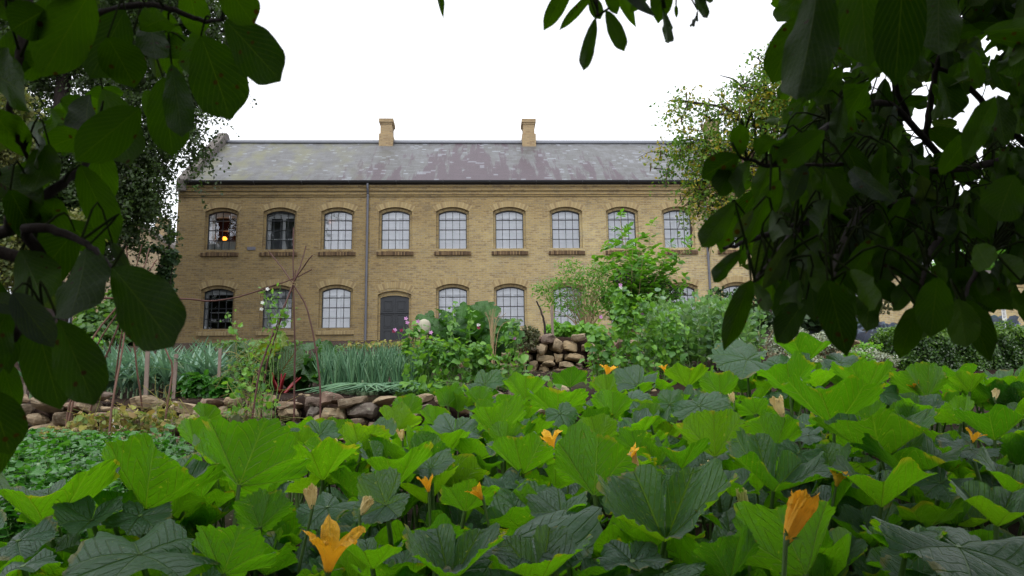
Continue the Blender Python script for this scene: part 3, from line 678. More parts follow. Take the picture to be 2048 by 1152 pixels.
    if style == 'shelf':
        for q in (.22, .45, .76, .93): wf.box(c - HW + .12, c + HW, .6, .85, b + ht * q - .012, b + ht * q + .012)
        for q in range(9):
            xx = c - .4 + q * .11; zz = b + ht * rng.choice([.232, .232, .77]); hh = rng.uniform(.06, .16); wf.tube([(xx, .7, zz), (xx, .7, zz + hh)], rng.uniform(.02, .045), 8)
    wf.build('inner_frame', M['white'], wo, smooth=False)
    if style == 'lamp':
        cu = MB(); xs = np.linspace(c - HW, c + HW, 60); V = [(x, .33 + .012 * math.sin(x * 60), z) for x in xs for z in (b + .03, b + ht * .25)]
        cu.add(V, np.array([(2 * i, 2 * i + 2, 2 * i + 3, 2 * i + 1) for i in range(59)]))
        xs = np.linspace(c - HW + .1, c - HW + .26, 14); V = [(x, .35 + .012 * math.sin(x * 90), z) for x in xs for z in (b + .03, s)]
        cu.add(V, np.array([(2 * i, 2 * i + 2, 2 * i + 3, 2 * i + 1) for i in range(13)])); cu.build('curtain', M['curtain'], wo)
        lp = MB(); a = np.linspace(-np.pi / 2, np.pi / 2, 9); zc = b + ht * .36; xc = c - .04
        lp.tube([(xc, .62, zc + .10 * math.sin(q)) for q in a], [max(.004, .11 * math.cos(q)) for q in a], 14); lp.build('glowing_lamp', M['lamp'], wo)
        pl = bpy.data.lights.new('lamp_light', 'POINT'); pl.energy = 8; pl.color = (1, .42, .12); pl.shadow_soft_size = .12
        po = bpy.data.objects.new('lamp_light', pl); COL.objects.link(po); po.parent = wo; po.location = (xc, .85, zc + .05)
    if style == 'cloth':
        cl = MB(); V = [(c + .12, .37, b + .42), (c + .17, .37, b + .42), (c + .28, .37, b + .1), (c + .05, .37, b + .06), (c + .22, .36, b + .2)]
        cl.add(V, np.array([(0, 3, 2, 1)])); cl.build('hanging_cloth', M['white'], wo)
    if style == 'glow': pass
    return wo
for k, c in enumerate(WU):
    window(c, UP['b'], UP['s'], UP['r'], {0: 'lamp', 1: 'cloth'}.get(k, 'blind'))
    if k != DOOR_K: window(c, LO['b'], LO['s'], LO['r'], {0: 'shelf'}.get(k, 'blind'))
# orange reflections in two windows, put in as small glowing blobs
for (px, py, rr) in ((656, 442, .05), (1112, 431, .03)):
    u, v = on_facade(px, py, .55); lp = MB(); a = np.linspace(-np.pi / 2, np.pi / 2, 7)
    lp.tube([(u, .56, v + rr * 1.6 * math.sin(q)) for q in a], [max(.003, rr * math.cos(q)) for q in a], 10); lp.build('orange_reflection', M['reflection_glow'], house)
# door
c = WU[DOOR_K]; dm = MB(); dtop = 2.15
dm.prism([(c - HW, 0)] + [(c + HW, 0)] + arc(c, HW, 1.98, .1, 10)[::-1], .16, .21)
door = dm.build('door', M['doorp'], house, smooth=False)
pn = MB()
for sx in (-1, 1):
    x0, x1 = (c - .46, c - .09) if sx < 0 else (c + .09, c + .46)
    for z0, z1 in ((1.42, 1.86), (.72, 1.28), (.12, .62)):
        for (a0, a1, b0, b1) in ((x0, x1, z0, z0 + .03), (x0, x1, z1 - .03, z1), (x0, x0 + .03, z0 + .032, z1 - .032), (x1 - .03, x1, z0 + .032, z1 - .032)): pn.box(a0, a1, .135, .158, b0, b1)
        pn.box(x0 + .07, x1 - .07, .142, .158, z0 + .07, z1 - .07)
pn.box(c - .02, c + .02, .13, .158, 0, 1.98); pn.box(c - HW, c + HW, .11, .158, 1.325, 1.375)
pn.build('door_panel', M['doorp'], door, smooth=False)
mb = MB(); I = arc(c, HW, 1.98, .1, 12); O = arc(c, HW, 2.03, .12, 12)
surround(c, 0, 2.12, .15).build('brick_arch', M['arch'], door, smooth=False)
fl = MB(); I = arc(c, HW, 1.98, .1, 12); O2 = arc(c, HW, 2.19, .15, 12)
fl.add([p for a, b in zip(I, O2) for p in ((a[0], .10, a[1]), (b[0], .10, b[1]))], np.array([(2 * i, 2 * i + 2, 2 * i + 3, 2 * i + 1) for i in range(12)]))
fl.build('door_lintel', M['brick'], door, smooth=False)
# ------------------------------------------------------------------ other buildings and the garden wall
def gable_house():
    d = 46.0; P = lambda x, y: at(x, y, d)
    L, Rr = P(60, 560), P(476, 560); ap = P(272, 446); el = P(60, 585)[2]; er = P(352, 500)
    base = 4.3; o = thing('gable_house', (ap[0], d, base), 'brown brick gabled house far left behind the dark tree, with white framed windows', 'building', rz=.0)
    w = 7.2; slope = (ap[2] - er[2]) / (er[0] - ap[0]); eh = ap[2] - slope * w - base; H = ap[2] - base
    m = MB(); poly = [(-w, -1), (w, -1), (w, eh), (0, H), (-w, eh)]
    m.prism(poly, 0, 14); m.build('wall', M['brick_old'], o, smooth=False)
    r = MB()
    for s in (-1, 1):
        a = np.array([(s * (w + .3), -.25, eh - .3 * slope), (0, -.25, H), (0, 14.2, H), (s * (w + .3), 14.2, eh - .3 * slope)]); b = a + [0, 0, .22]
        r.add(np.vstack([a, b]), np.array([(0, 1, 2, 3), (7, 6, 5, 4), (0, 4, 5, 1), (3, 2, 6, 7), (0, 3, 7, 4), (1, 5, 6, 2)]))
    rr = r.build('roof', M['coping'], o, smooth=False)
    c = MB(); c.box(.5, 1.1, 1.4, 2.0, H - .8, H + .55); c.box(.44, 1.16, 1.34, 2.06, H + .552, H + .7); c.build('chimney', M['brick_chim'], rr, smooth=False)
    for (x0, x1, y0, y1) in ((200, 236, 490, 532), (98, 142, 618, 660), (255, 290, 618, 655)):
        a = P(x0, y1) - np.array(o.location); b = P(x1, y0) - np.array(o.location); f = MB()
        f.box(a[0] - .12, b[0] + .12, -.05, -.005, a[2] - .12, b[2] + .12); wo = f.build('window', M['frame'], o, smooth=False)
        g = MB(); g.box(a[0], b[0], -.07, -.053, a[2], b[2]); g.build('pane', M['dark'] , wo, smooth=False)
        q = MB()
        for t in (0, .5, 1):
            x = a[0] + t * (b[0] - a[0]); q.box(x - .04, x + .04, -.10, -.072, a[2], b[2])
        for t in (.33, .66):
            z = a[2] + t * (b[2] - a[2]); q.box(a[0] + .042, b[0] - .042, -.095, -.074, z - .02, z + .02)
        q.build('glazing_bar', M['white'] if y0 < 600 else M['lead'], wo, smooth=False)
gable_house()

def garden_wall():
    u0, ztop = on_facade(1781, 541); _, zb = on_facade(1990, 650); u1 = 32.0; W0 = .4
    o = thing('garden_wall', HO, 'high yellow brick garden wall with blind arches and a dark coping, right of the house', 'wall', rz=TH)
    m = MB(); m.box(UR + .01, u1, W0, W0 + .35, -1, ztop - .12)
    k = u0
    while k < u1: m.box(k - .34, k, W0 - .10, W0 - .002, -1, ztop - .12); k += 3.7
    m.build('wall', M['brick'], o, smooth=False)
    c = MB(); c.box(UR + .02, u1, W0 - .16, W0 + .5, ztop - .118, ztop + .03); c.build('coping', M['coping'], o, smooth=False)
    k = u0
    while k < u1 - 3.7:
        cx = k + 3.36 / 2; a = MB(); A = arc(cx, 1.5, ztop - .95, .28, 24); V = []; AT = []
        for i, (x, z) in enumerate(A): V += [(x, W0 - .03, z), (x, W0 - .03, z + .22)]; AT += [(i * 1.6, 0, .5, 1), (i * 1.6, 1, .5, 1)]
        a.add(V, np.array([(2 * i, 2 * i + 2, 2 * i + 3, 2 * i + 1) for i in range(24)]), AT)
        V = [(x, y, z) for x, z in A for y in (W0 - .03, W0 - .001)]; a.add(V, np.array([(2 * i, 2 * i + 1, 2 * i + 3, 2 * i + 2) for i in range(24)]), [(0, 0, .5, 1)] * len(V))
        a.build('blind_arch', M['arch'], o, smooth=False); k += 3.7
garden_wall()

# ------------------------------------------------------------------ dry stone walls
def stone(rng, w, d, h):
    n, m = 16, 10; V = []; pln = [(nrm(rng.normal(size=3)), rng.uniform(.55, .85)) for _ in range(9)]
    ph = rng.random(9) * 6; ex = .68 + rng.random() * .3; pl = rng.random(3)
    for i in range(m + 1):
        a = -np.pi / 2 + np.pi * i / m
        for j in range(n):
            b = 2 * np.pi * j / n; c = [math.cos(a) * math.cos(b), math.cos(a) * math.sin(b), math.sin(a)]
            c = [math.copysign(abs(q) ** ex, q) for q in c]; c = [float(np.clip(c[0], -.6 - .4 * pl[0], 1)), c[1], float(np.clip(c[2], -.85, .55 + .45 * pl[1] + pl[2] * .3 * c[0]))]
            c = np.array(c)
            for q, hh in pln: c = c - q * max(0., float(c @ q) - hh) * .85
            s = 1 + .12 * math.sin(2 * b + ph[0] + a) + .10 * math.sin(3 * b + ph[1]) * math.cos(a) + .07 * math.sin(3 * a + ph[2]) + .05 * math.sin(5 * b + ph[3] + 2 * a)
            V.append([c[0] * w / 2 * s, c[1] * d / 2 * s, c[2] * h / 2 * s])
    V = np.array(V); Fq = np.array([(i * n + j, i * n + (j + 1) % n, (i + 1) * n + (j + 1) % n, (i + 1) * n + j) for i in range(m) for j in range(n)])
    t = (rng.random() - .5) * .5; c, s = math.cos(t), math.sin(t); V = V @ np.array([[c, 0, s], [0, 1, 0], [-s, 0, c]])
    t = (rng.random() - .5) * .5; c, s = math.cos(t), math.sin(t); V = V @ np.array([[c, -s, 0], [s, c, 0], [0, 0, 1]])
    return V, Fq
def stonewall(name, pts, top, seed, sw, sh, label):
    """courses of uneven stones along x,y,zbase,ztop path"""
    rng = np.random.default_rng(seed); mb = MB(); pts = np.array(pts, float)
    L = np.concatenate([[0], np.cumsum(np.linalg.norm(np.diff(pts[:, :2], axis=0), axis=1))])
    ip = lambda q: np.array([np.interp(q, L, pts[:, k]) for k in range(4)])
    row = 0; z = 0.
    hmax = (pts[:, 3] - pts[:, 2]).max()
    while z < hmax:
        q = -rng.random() * .2; hh = sh * (.75 + rng.random() * .5)
        while q < L[-1]:
            w = sw * (.5 + rng.random() * 1.0); p = ip(q + w / 2); h = hh * (.75 + rng.random() * .6)
            if z + h * .5 < (p[3] - p[2]) + .05:
                V, Fq = stone(rng, w * 1.06, .34 * (.8 + rng.random() * .5), h * 1.12)
                V = V + [p[0], p[1] - (.06 * row * -1) * .5 + rng.normal() * .02, p[2] + z + h / 2 - .02 + rng.normal() * .012]
                A = np.tile([0, 0, rng.random(), 1], (len(V), 1)); mb.add(V, Fq, A)
            q += w
        z += hh * .93; row += 1
    o = mb.build(name, M['stone'], smooth=False); return tag(o, label, 'stone wall')
stonewall('stone_wall', [(-6.5, 7.08, .80, 1.20), (-4, 7.05, .80, 1.20), (-2.2, 7.02, .80, 1.17), (-.9, 7.0, .82, 1.19), (.5, 7.0, .88, 1.2)], 0, 3, .23, .105,
          'low dry stone wall of rounded field stones holding up the leek bed')
stonewall('stone_wall', [(-1.7, 12.38, 1.66, 2.10), (-.3, 12.36, 1.62, 2.16), (.6, 12.3, 1.60, 2.20), (1.25, 12.3, 1.64, 2.20), (2.4, 12.35, 1.66, 2.16)], 0, 5, .26, .15,
          'short stone wall of reddish boulders in front of the house, between the pea plants')
gp = gpt(1800, 8.9)
stonewall('stone_wall', [(gp[0] - 1.2, 9.3, gp[2] - .02, gp[2] + .12), (gp[0] - .3, 9.0, gp[2] - .05, gp[2] + .25), (gp[0] + .3, 8.6, gp[2] - .1, gp[2] + .25)], 0, 8, .26, .13,
          'low rough stones edging the path left of the box hedge')
# loose stones and clods on the beds
def loose(n, xr, yr, s, seed, label, nm='pebbles'):
    rng = np.random.default_rng(seed); mb = MB()
    for _ in range(n):
        x = rng.uniform(*xr); y = rng.uniform(*yr); r = s * (.4 + rng.random()); V, Fq = stone(rng, r * 1.3, r, r * .8)
        mb.add(V + [x, y, float(zg(x, y)) + r * .15], Fq, np.tile([0, 0, rng.random(), 1], (len(V), 1)))
    tag(mb.build(nm, M['stone']), label, kind='stuff')
loose(240, (-4.5, 1.5), (7.4, 13), .035, 1, 'small stones scattered on the vegetable beds')
loose(120, (-3, 4), (1.5, 7), .02, 2, 'pebbles on the dark soil under the squash leaves')

# ------------------------------------------------------------------ plants
def at_blobs(blobs, n, flat=.6):
    """random points in ellipsoids given by picture centre, radii and distance"""
    B = np.array(blobs, float); wgt = B[:, 2] * B[:, 3]; k = RG.choice(len(B), n, p=wgt / wgt.sum()); b = B[k]
    v = nrm(RG.normal(size=(n, 3))) * (RG.random((n, 1)) ** (1 / 2.4)); d = b[:, 4] * (1 + 0 * v[:, 0])
    C = at(b[:, 0], b[:, 1], d); sc = b[:, 4] / F
    return C + np.stack([v[:, 0] * b[:, 2] * sc, v[:, 1] * b[:, 2] * sc * flat, v[:, 2] * b[:, 3] * sc], -1), v
def cards(mb, P, size, proto, up=.8, out=None, droop=0., jit=.35):
    n = len(P); N = randdirs(n, up) if out is None else nrm(RG.normal(size=(n, 3)) * .7 + out * .8 + [0, 0, up])
    X = randdirs(n, 0); X[:, 2] -= droop; X = X - N * (X * N).sum(1)[:, None] * .9
    inst(mb, proto, P, frames(X, N), size * (1 + jit * RG.normal(size=n)).clip(.45, 1.8))
def stems(mb, base, tips, r, sag=.15, k=5, wig=.03):
    for t in tips:
        b = np.array(base) + [RG.normal() * r * 3, RG.normal() * r * 3, 0]; m = (b + t) / 2 + RG.normal(size=3) * wig + [0, 0, np.linalg.norm(t - b) * sag]
        mb.tube(curve([b, m, t], 9), np.linspace(r, r * .35, 9), k)
def bush(name, label, cat, base, blobs, n, size, proto, mat, smat='greenstem', ns=8, sr=.006, up=.8, flat=.6, group=None, kind=None, extra=None, droop=0.):
    """a leafy plant: stems from its base, leaves through the blobs' volume"""
    b = np.array(base, float); o = thing(name, b, label, cat, group)
    if kind: o['kind'] = kind
    P, v = at_blobs(blobs, n, flat); P = P - b; P[:, 2] = np.maximum(P[:, 2], .02)
    mb = MB(); cards(mb, P, size, proto, up, v, droop); mb.build('foliage', M[mat], o)
    T, _ = at_blobs(blobs, ns, flat); sm = MB(); stems(sm, (0, 0, 0), T - b, sr); sm.build('stem', M[smat], o)
    return o
def flowers(o, pts, r, mats, name='flower', n=5):
    for q, (p, m) in enumerate(zip(pts, mats)):
        mb = MB(); k = n; a = np.arange(k) * 2 * np.pi / k; X = np.stack([np.cos(a), RG.normal(size=k) * .3 - .3, np.sin(a)], -1)
        inst(mb, OVAL, np.repeat((np.array(p) - np.array(o.location))[None], k, 0), frames(X, np.repeat([[0, -1., .3]], k, 0)), np.full(k, r)); mb.build(name, M[m], o)

# pea plants left of the middle wall
pea_spec = [
 ((850, 7.9), [(850, 740, 42, 60, 7.9), (862, 700, 34, 36, 7.9)], 260, 'pea plant beside the onions, leftmost of the big pea clump', [(790, 660, 'pink'), (788, 662, 'maroon'), (815, 645, 'pink')]),
 ((905, 7.8), [(905, 735, 45, 60, 7.8), (895, 700, 45, 32, 7.8), (905, 640, 12, 36, 7.8)], 330, 'tall leafy pea plant in front of the horseradish clump', [(862, 665, 'pink'), (836, 643, 'pink')]),
 ((960, 8.0), [(955, 735, 40, 55, 8.0), (955, 705, 34, 26, 8.0), (940, 640, 8, 30, 8)], 260, 'pea plant in the middle of the clump below the dry cane bundle', [(957, 650, 'whitepet'), (957, 655, 'maroon')]),
 ((1010, 8.1), [(1005, 745, 32, 40, 8.1), (1025, 680, 20, 50, 8.1), (1045, 720, 14, 40, 8.1)], 170, 'thin pea plant at the right end of the clump beside the boulder wall', [(1029, 676, 'pink')]),
 ((830, 7.6), [(812, 780, 25, 22, 7.5), (860, 785, 45, 25, 7.4), (940, 790, 40, 16, 7.4)], 160, 'low pea shoots spilling over the end of the stone wall', []),
 ((830, 8.4), [(830, 670, 22, 30, 8.4), (812, 690, 14, 30, 8.4)], 90, 'spindly flowering pea shoot reaching left in front of the grey door', [(803, 661, 'maroon'), (825, 673, 'whitepet'), (812, 637, 'pink')]),
]
def pea_plant(spec):
    (px, d), blobs, n, label, fl = spec; b = gpt(px, d)
    o = bush('pea_plant', label, 'pea plant', b, blobs, n, .062, OVALB, 'pea', 'peastem', 22, .0035, .9)
    P, v = at_blobs(blobs, 26); t = MB()
    for p in P - b:
        e = p + RG.normal(size=3) * .06 + [0, 0, .05]; t.tube(curve([p, (p + e) / 2 + RG.normal(size=3) * .02, e], 6), .0016, 3)
    t.build('tendrils', M['peastem'], o)['kind'] = 'stuff'
    if fl: flowers(o, [at(x, y, d) for x, y, _ in fl], .024, [m for *_, m in fl])
    return o
for s in pea_spec: pea_plant(s)
pea2 = [
 ((1205, 7.6), [(1205, 730, 40, 50, 7.6), (1200, 680, 30, 45, 7.6)], 260, 'leftmost pea plant of the right hand row, above the small squash flower', []),
 ((1250, 7.8), [(1250, 720, 40, 60, 7.8), (1250, 650, 32, 45, 7.8), (1245, 600, 18, 35, 7.8)], 340, 'tallest pea plant of the right hand row, below the elder bush', [(1241, 570, 'pink'), (1242, 576, 'whitepet'), (1202, 634, 'pink')]),
 ((1300, 7.9), [(1300, 720, 40, 50, 7.9), (1295, 660, 36, 45, 7.9), (1290, 610, 22, 30, 7.9)], 330, 'pea plant with pale upper leaves in the middle of the right hand row', [(1285, 629, 'pink')]),
 ((1350, 8.0), [(1345, 725, 30, 40, 8.0), (1340, 660, 36, 45, 8.0)], 240, 'pea plant tangled with the first broad bean stalks', []),
 ((1075, 7.0), [(1050, 765, 30, 20, 7.0), (1100, 758, 30, 10, 7.0)], 50, 'few low pea seedlings in the bare soil by the boulder wall', []),
]
for s in pea2: pea_plant(s)

# broad beans: upright stalks with leaf tufts, one thing each
def bean_proto():
    o = thing('broad_bean', (0, 0, 0), 'broad bean plant', 'bean plant', 'broad bean plants right of the pea row')
    s = MB(); f = MB(); H = .80
    for k in range(3):
        a = k * 2.1; b = np.array([math.cos(a) * .04, math.sin(a) * .04, 0]); t = np.array([math.cos(a) * .12, math.sin(a) * .12, H * (.82 + .09 * k)])
        c = curve([b, (b + t) / 2 + [.01, .0, 0], t], 20); s.tube(c, np.linspace(.007, .004, 20), 5)
        n = 26; q = np.linspace(.18, 1, n); idx = (q * 19).astype(int); P = c[idx]; an = np.arange(n) * 2.4 + a
        for w in (-.35, .35):
            X = np.stack([np.cos(an + w), np.sin(an + w), .35 + .9 * q ** 3], -1); N = np.stack([np.cos(an + 1.5) * .8, -.9 + np.sin(an) * .4, np.ones(n) * .9], -1) + RG.normal(size=(n, 3)) * .4
            inst(f, OVALB, P + nrm(X) * .03, frames(X, N), .10 * (1 - .35 * q))
    f.build('foliage', M['fava'], o); s.build('stem', M['greenstem'], o)
    return o
beans = [(1330, 8.6), (1362, 8.4), (1392, 8.3), (1420, 8.5), (1448, 8.3), (1474, 8.4), (1345, 9.0), (1380, 9.2), (1408, 9.1), (1440, 9.3), (1466, 9.1), (1495, 8.9), (1360, 9.9), (1395, 10.1), (1430, 10.0), (1462, 10.2), (1490, 9.8), (1515, 9.5), (1300, 9.0), (1325, 9.8)]
bp = bean_proto()
for i, (px, d) in enumerate(beans):
    g = gpt(px, d); sc = .80 + .22 * RG.random() + (.15 if d > 9.5 else 0); lab = 'upright broad bean plant in the ' + ('front' if i < 6 else 'middle' if i < 12 else 'back') + ' row of beans right of the peas'
    if i == 0: bp.location = Vector(g); bp['label'] = lab; bp.rotation_euler.z = 1; bp.scale = (sc,) * 3
    else: dup(bp, g, RG.random() * 6, lab, sc)

# horseradish clump behind the peas
def bigleaf_plant(name, label, cat, base, tips, L, mat, smat, lean=.5, proto=CRINK, wsc=1., group=None, pal=None):
    """tips: picture points of the leaf tips at the given distance; a petiole and a blade each"""
    b = np.array(base, float); o = thing(name, b, label, cat, group); f = MB(); s = MB()
    for i, (x, y, d) in enumerate(tips):
        T = at(x, y, d) - b; hgt = np.linalg.norm(T); dr = nrm(T); bl = min(L * (.8 + .4 * RG.random()), hgt * .85); J = T - nrm(dr * .8 + RG.normal(size=3) * .18) * bl
        s.tube(curve([(RG.normal() * .03, RG.normal() * .03, 0), J * .5 + RG.normal(size=3) * .02, J], 8), np.linspace(.010, .006, 8), 6)
        X = nrm(T - J); N = nrm([-X[0] + RG.normal() * .5, -.6 - X[1] * .5 + RG.normal() * .6, .5])
        inst(f, proto[i % len(proto)], J[None], frames(X[None], N[None]), np.array([[bl, bl * wsc * (.85 + .3 * RG.random()), bl]]), rnd=None if pal is None else [pal[i % len(pal)]])
    f.build('leaf_blade', M[mat], o); s.build('leaf_stalk', M[smat], o); return o
hr = [(882, 628, 11), (900, 605, 11.2), (925, 602, 11), (945, 615, 10.8), (962, 598, 11.2), (985, 600, 11.3), (1000, 612, 11), (1020, 620, 11.2), (1035, 640, 11), (1042, 655, 10.8), (860, 625, 11), (850, 640, 11), (905, 630, 10.6), (930, 640, 10.5), (960, 640, 10.6), (985, 648, 10.6), (1010, 655, 10.6), (890, 655, 10.6), (915, 612, 11.5), (975, 618, 11.5), (940, 625, 11.6), (1000, 640, 11.6), (870, 645, 11.3), (1025, 668, 10.5),
      (895, 618, 10.9), (912, 640, 10.8), (950, 655, 10.4), (970, 625, 10.9), (990, 625, 10.7), (1015, 640, 10.9), (935, 610, 11.3), (905, 620, 11.2)]
bigleaf_plant('horseradish', 'tall clump of broad dark green wavy leaves in front of the lower windows', 'leafy plant', gpt(945, 11), hr, .48, 'chardgreen', 'greenstem', wsc=1.25)
bigleaf_plant('horseradish', 'smaller arching dark leaf cluster left of the broad leaved clump, near the door', 'leafy plant', gpt(880, 11.2), [(845, 622, 11.2), (852, 630, 11), (862, 618, 11.4), (846, 640, 11), (875, 625, 11.2)], .35, 'chardgreen', 'greenstem', wsc=1.1)

# chard with red stalks, left of the onions
ch = [(545, 656, 8.7), (538, 668, 8.4), (598, 690, 8.4), (455, 686, 8.6), (470, 676, 8.7), (490, 700, 8.5), (508, 672, 8.8), (540, 680, 8.6), (552, 668, 8.7), (560, 700, 8.5), (530, 720, 8.4), (500, 725, 8.4), (575, 725, 8.5), (590, 710, 8.6), (478, 720, 8.4), (545, 735, 8.3)]
bigleaf_plant('chard_plant', 'chard plant with crimson stalks and yellow-green crinkled leaves behind the right stick tepee', 'chard', gpt(540, 8.6), ch, .46, 'chard', 'redstem', wsc=1.4, pal=[1, .95, .2, .1, .3, .2, .9, .5, 1, .3, .1, .2, .4, .1, .2, .3])
bigleaf_plant('chard_plant', 'dark glossy green leaf beet plant between the tepee and the onion rows', 'chard', gpt(615, 8.8), [(600, 690, 8.8), (615, 700, 8.7), (630, 715, 8.6), (595, 715, 8.5), (612, 735, 8.4), (640, 690, 9), (655, 730, 8.5), (590, 700, 9), (625, 680, 9.2), (585, 735, 8.4), (640, 740, 8.4)], .32, 'chardgreen', 'greenstem', wsc=1.5)
bigleaf_plant('chard_plant', 'young upright leaf beet beside the foot of the house wall, behind the onions', 'chard', gpt(650, 10), [(640, 682, 10), (650, 690, 10), (668, 688, 10), (675, 700, 10), (658, 705, 9.8)], .3, 'chardgreen', 'greenstem', wsc=1.3)
st = MB(); c0 = gpt(560, 8.3)
for i in range(7):
    a = RG.normal(size=2) * .10; st.tube(curve([(a[0] * .3, a[1] * .3, 0), (a[0], a[1], .10), (a[0] * 1.6, a[1] * 1.2, .16 + RG.random() * .05)], 7), np.linspace(.016, .009, 7), 7)
tag(st.build('chard_stalks', M['redstem'], loc=c0), 'cluster of bare bright red chard stalks at the edge of the stone wall', 'chard')

# leeks
def leek_proto(seed):
    r = np.random.default_rng(seed); o = thing('leek', (0, 0, 0), 'leek', 'leek', 'leeks in the bed above the stone wall')
    s = MB(); s.tube([(0, 0, -.03), (0, 0, .07)], [.016, .014], 8); f = MB(); n = 9
    for i in range(n):
        a = (i % 2) * np.pi + r.normal() * .45; up = 2.2 - i * .12 + r.normal() * .3; X = np.array([[math.cos(a), math.sin(a), up]]); N = np.array([[-math.cos(a), -math.sin(a), .4]])
        inst(f, STRAP[int(r.integers(3))], np.array([[0, 0, .08 + i * .008]]), frames(X, N), np.array([[.36 + r.random() * .2] * 3]) * [1, .85, 1], rnd=[r.random()])
    f.build('leaf_blade', M['leek'], o); s.build('shank', M['leekpale'], o); return o
protos = [leek_proto(i) for i in range(4)]; used = set()
lk = []
for row, d in enumerate((8.0, 8.4, 8.85, 9.3, 9.8, 10.4)):
    for px in np.arange(178 + (row % 2) * 6, 452 - row * 2, 118 / d): lk.append((px + RG.normal() * 3, d + RG.normal() * .04, row))
lk += [(57, 7.6, 9), (64, 7.75, 9)]
for i, (px, d, row) in enumerate(lk):
    k = i % 4; g = gpt(px, d); lab = 'blue-green leek with arching strap leaves in the ' + ('front row', 'second row', 'third row', 'fourth row', 'fifth row', 'hindmost row')[min(row, 5)] + ' of the leek bed'
    if row == 9: lab = 'leek standing apart at the far left, beside a wooden stake' if i == len(lk) - 1 else 'small leek nearest the left edge, next to the wooden stake'
    sc = .72 + .36 * RG.random()
    if k not in used: used.add(k); protos[k].location = Vector(g); protos[k]['label'] = lab; protos[k].scale = (sc,) * 3
    else: dup(protos[k], g, RG.random() * 6, lab, sc)

# onions
def onion_proto(seed, fallen=False):
    r = np.random.default_rng(seed); o = thing('onion', (0, 0, 0), 'onion', 'onion', 'fallen onions at the bed edge' if fallen else 'onions standing in rows')
    f = MB()
    for i in range(7):
        a = r.random() * 6.3; L = .34 + r.random() * .13
        if fallen: p = [(0, 0, .02), (.05 * math.cos(a), .05 * math.sin(a), .10), (.25 * math.cos(a), .25 * math.sin(a), .07), (L * math.cos(a) * 1.1, L * math.sin(a) * 1.1, .03)]
        else: l = .05 + r.random() * .12; p = [(0, 0, .03), (l * .3 * math.cos(a), l * .3 * math.sin(a), L * .5), (l * math.cos(a), l * math.sin(a), L)]
        f.tube(curve(p, 10), np.array([.004, .0075, .009, .0095, .009, .008, .007, .0055, .004, .0015]), 6)
    f.build('leaf_blade', M['onion'], o); b = MB(); q = np.linspace(-1.4, 1.5, 8); b.tube([(0, 0, .02 + .03 * math.sin(t)) for t in q], [.032 * math.cos(t) + .002 for t in q], 9); b.build('bulb', M['leekpale'], o); return o
P1 = [onion_proto(60 + i) for i in range(3)]; P2 = [onion_proto(70 + i, True) for i in range(2)]
on = []
for row, d in enumerate((8.1, 8.5, 8.9, 9.4, 9.9)):
    for px in np.arange(640 + row * 3, 850, 106 / d): on.append((px + RG.normal() * 3, d + RG.normal() * .05, 0, row))
for _ in range(34): on.append((RG.uniform(690, 860), RG.uniform(7.5, 8.1), 1, 0))
cnt = [0, 0]
for px, d, fa, row in on:
    L_ = P2 if fa else P1; k = cnt[fa] % len(L_); g = gpt(px, d); lab = 'bent over onion lying along the soil edge above the wall' if fa else 'upright green onion in the ' + ('front', 'second', 'third', 'fourth', 'back')[row] + ' row between the chard and the peas'
    if cnt[fa] < len(L_): L_[k].location = Vector(g); L_[k]['label'] = lab
    else: dup(L_[k], g, RG.random() * 6, lab, .85 + .3 * RG.random())
    cnt[fa] += 1

# lettuce, seedlings and weeds
for (px, d, w, h, lab) in ((395, 7.75, 36, 24, 'curly pale green endive left of the chard on the wall'), (440, 7.7, 30, 20, 'small curly endive below the chard leaves')):
    b = gpt(px, d); y = 842 - (b[2] - .95) / d * F
    bush('endive', lab, 'salad plant', b, [(px, y - h * .6, w, h, d), (px - w * .6, y - h * .4, w * .7, h * .7, d)], 260, .10, CRINK[0], 'celery', ns=8)
bush('weeds', 'yellow-green weeds at the foot of the house wall behind the onions', None, gpt(780, 12), [(740, 690, 60, 8, 12), (800, 688, 60, 12, 12.), (850, 695, 40, 14, 12)], 420, .05, OVAL, 'dried', ns=12, kind='stuff')
bush('weeds', 'low green weeds at the foot of the house wall on the left', None, gpt(480, 11), [(470, 690, 60, 12, 11), (560, 690, 60, 10, 11), (690, 695, 60, 6, 12)], 380, .05, OVAL, 'shrub', ns=12, kind='stuff')
bush('variegated_shrub', 'small cream speckled shrub left of the boulder wall', 'shrub', gpt(1048, 12), [(1048, 678, 30, 24, 12), (1060, 668, 22, 18, 12)], 700, .045, OVAL, 'olive', 'cane', ns=14, flat=.9)
bush('peony_shrub', 'bright green low shrub on top of the boulder wall below the right windows', 'shrub', gpt(1140, 13), [(1120, 660, 32, 16, 13), (1165, 662, 40, 14, 13)], 520, .09, OVALB, 'lime', ns=16, flat=.9)
bush('young_tree', 'feathery small tree with many thin stems in front of the lower windows', 'tree', gpt(1180, 14), [(1105, 575, 38, 26, 14), (1150, 555, 50, 30, 14), (1190, 560, 45, 40, 14), (1115, 605, 44, 22, 14), (1165, 610, 50, 34, 14), (1205, 600, 40, 40, 14), (1080, 580, 22, 14, 14), (1140, 530, 30, 14, 14), (1210, 535, 24, 20, 14)], 3000, .062, LANC, 'elder', 'cane', ns=40, sr=.009, flat=.8)
bush('rose_shrub', 'yellowish climbing shrub against the house behind the beans', 'shrub', gpt(1500, 22), [(1440, 600, 30, 30, 22), (1520, 600, 60, 40, 22)], 1400, .10, OVAL, 'darkshrub', ns=14)
bush('rose_shrub', 'reddish brown airy shrub in front of the garden wall corner', 'shrub', gpt(1750, 20), [(1600, 590, 60, 30, 20), (1760, 590, 40, 40, 20), (1700, 615, 70, 30, 20)], 2400, .08, OVAL, 'olive', 'cane', ns=30)
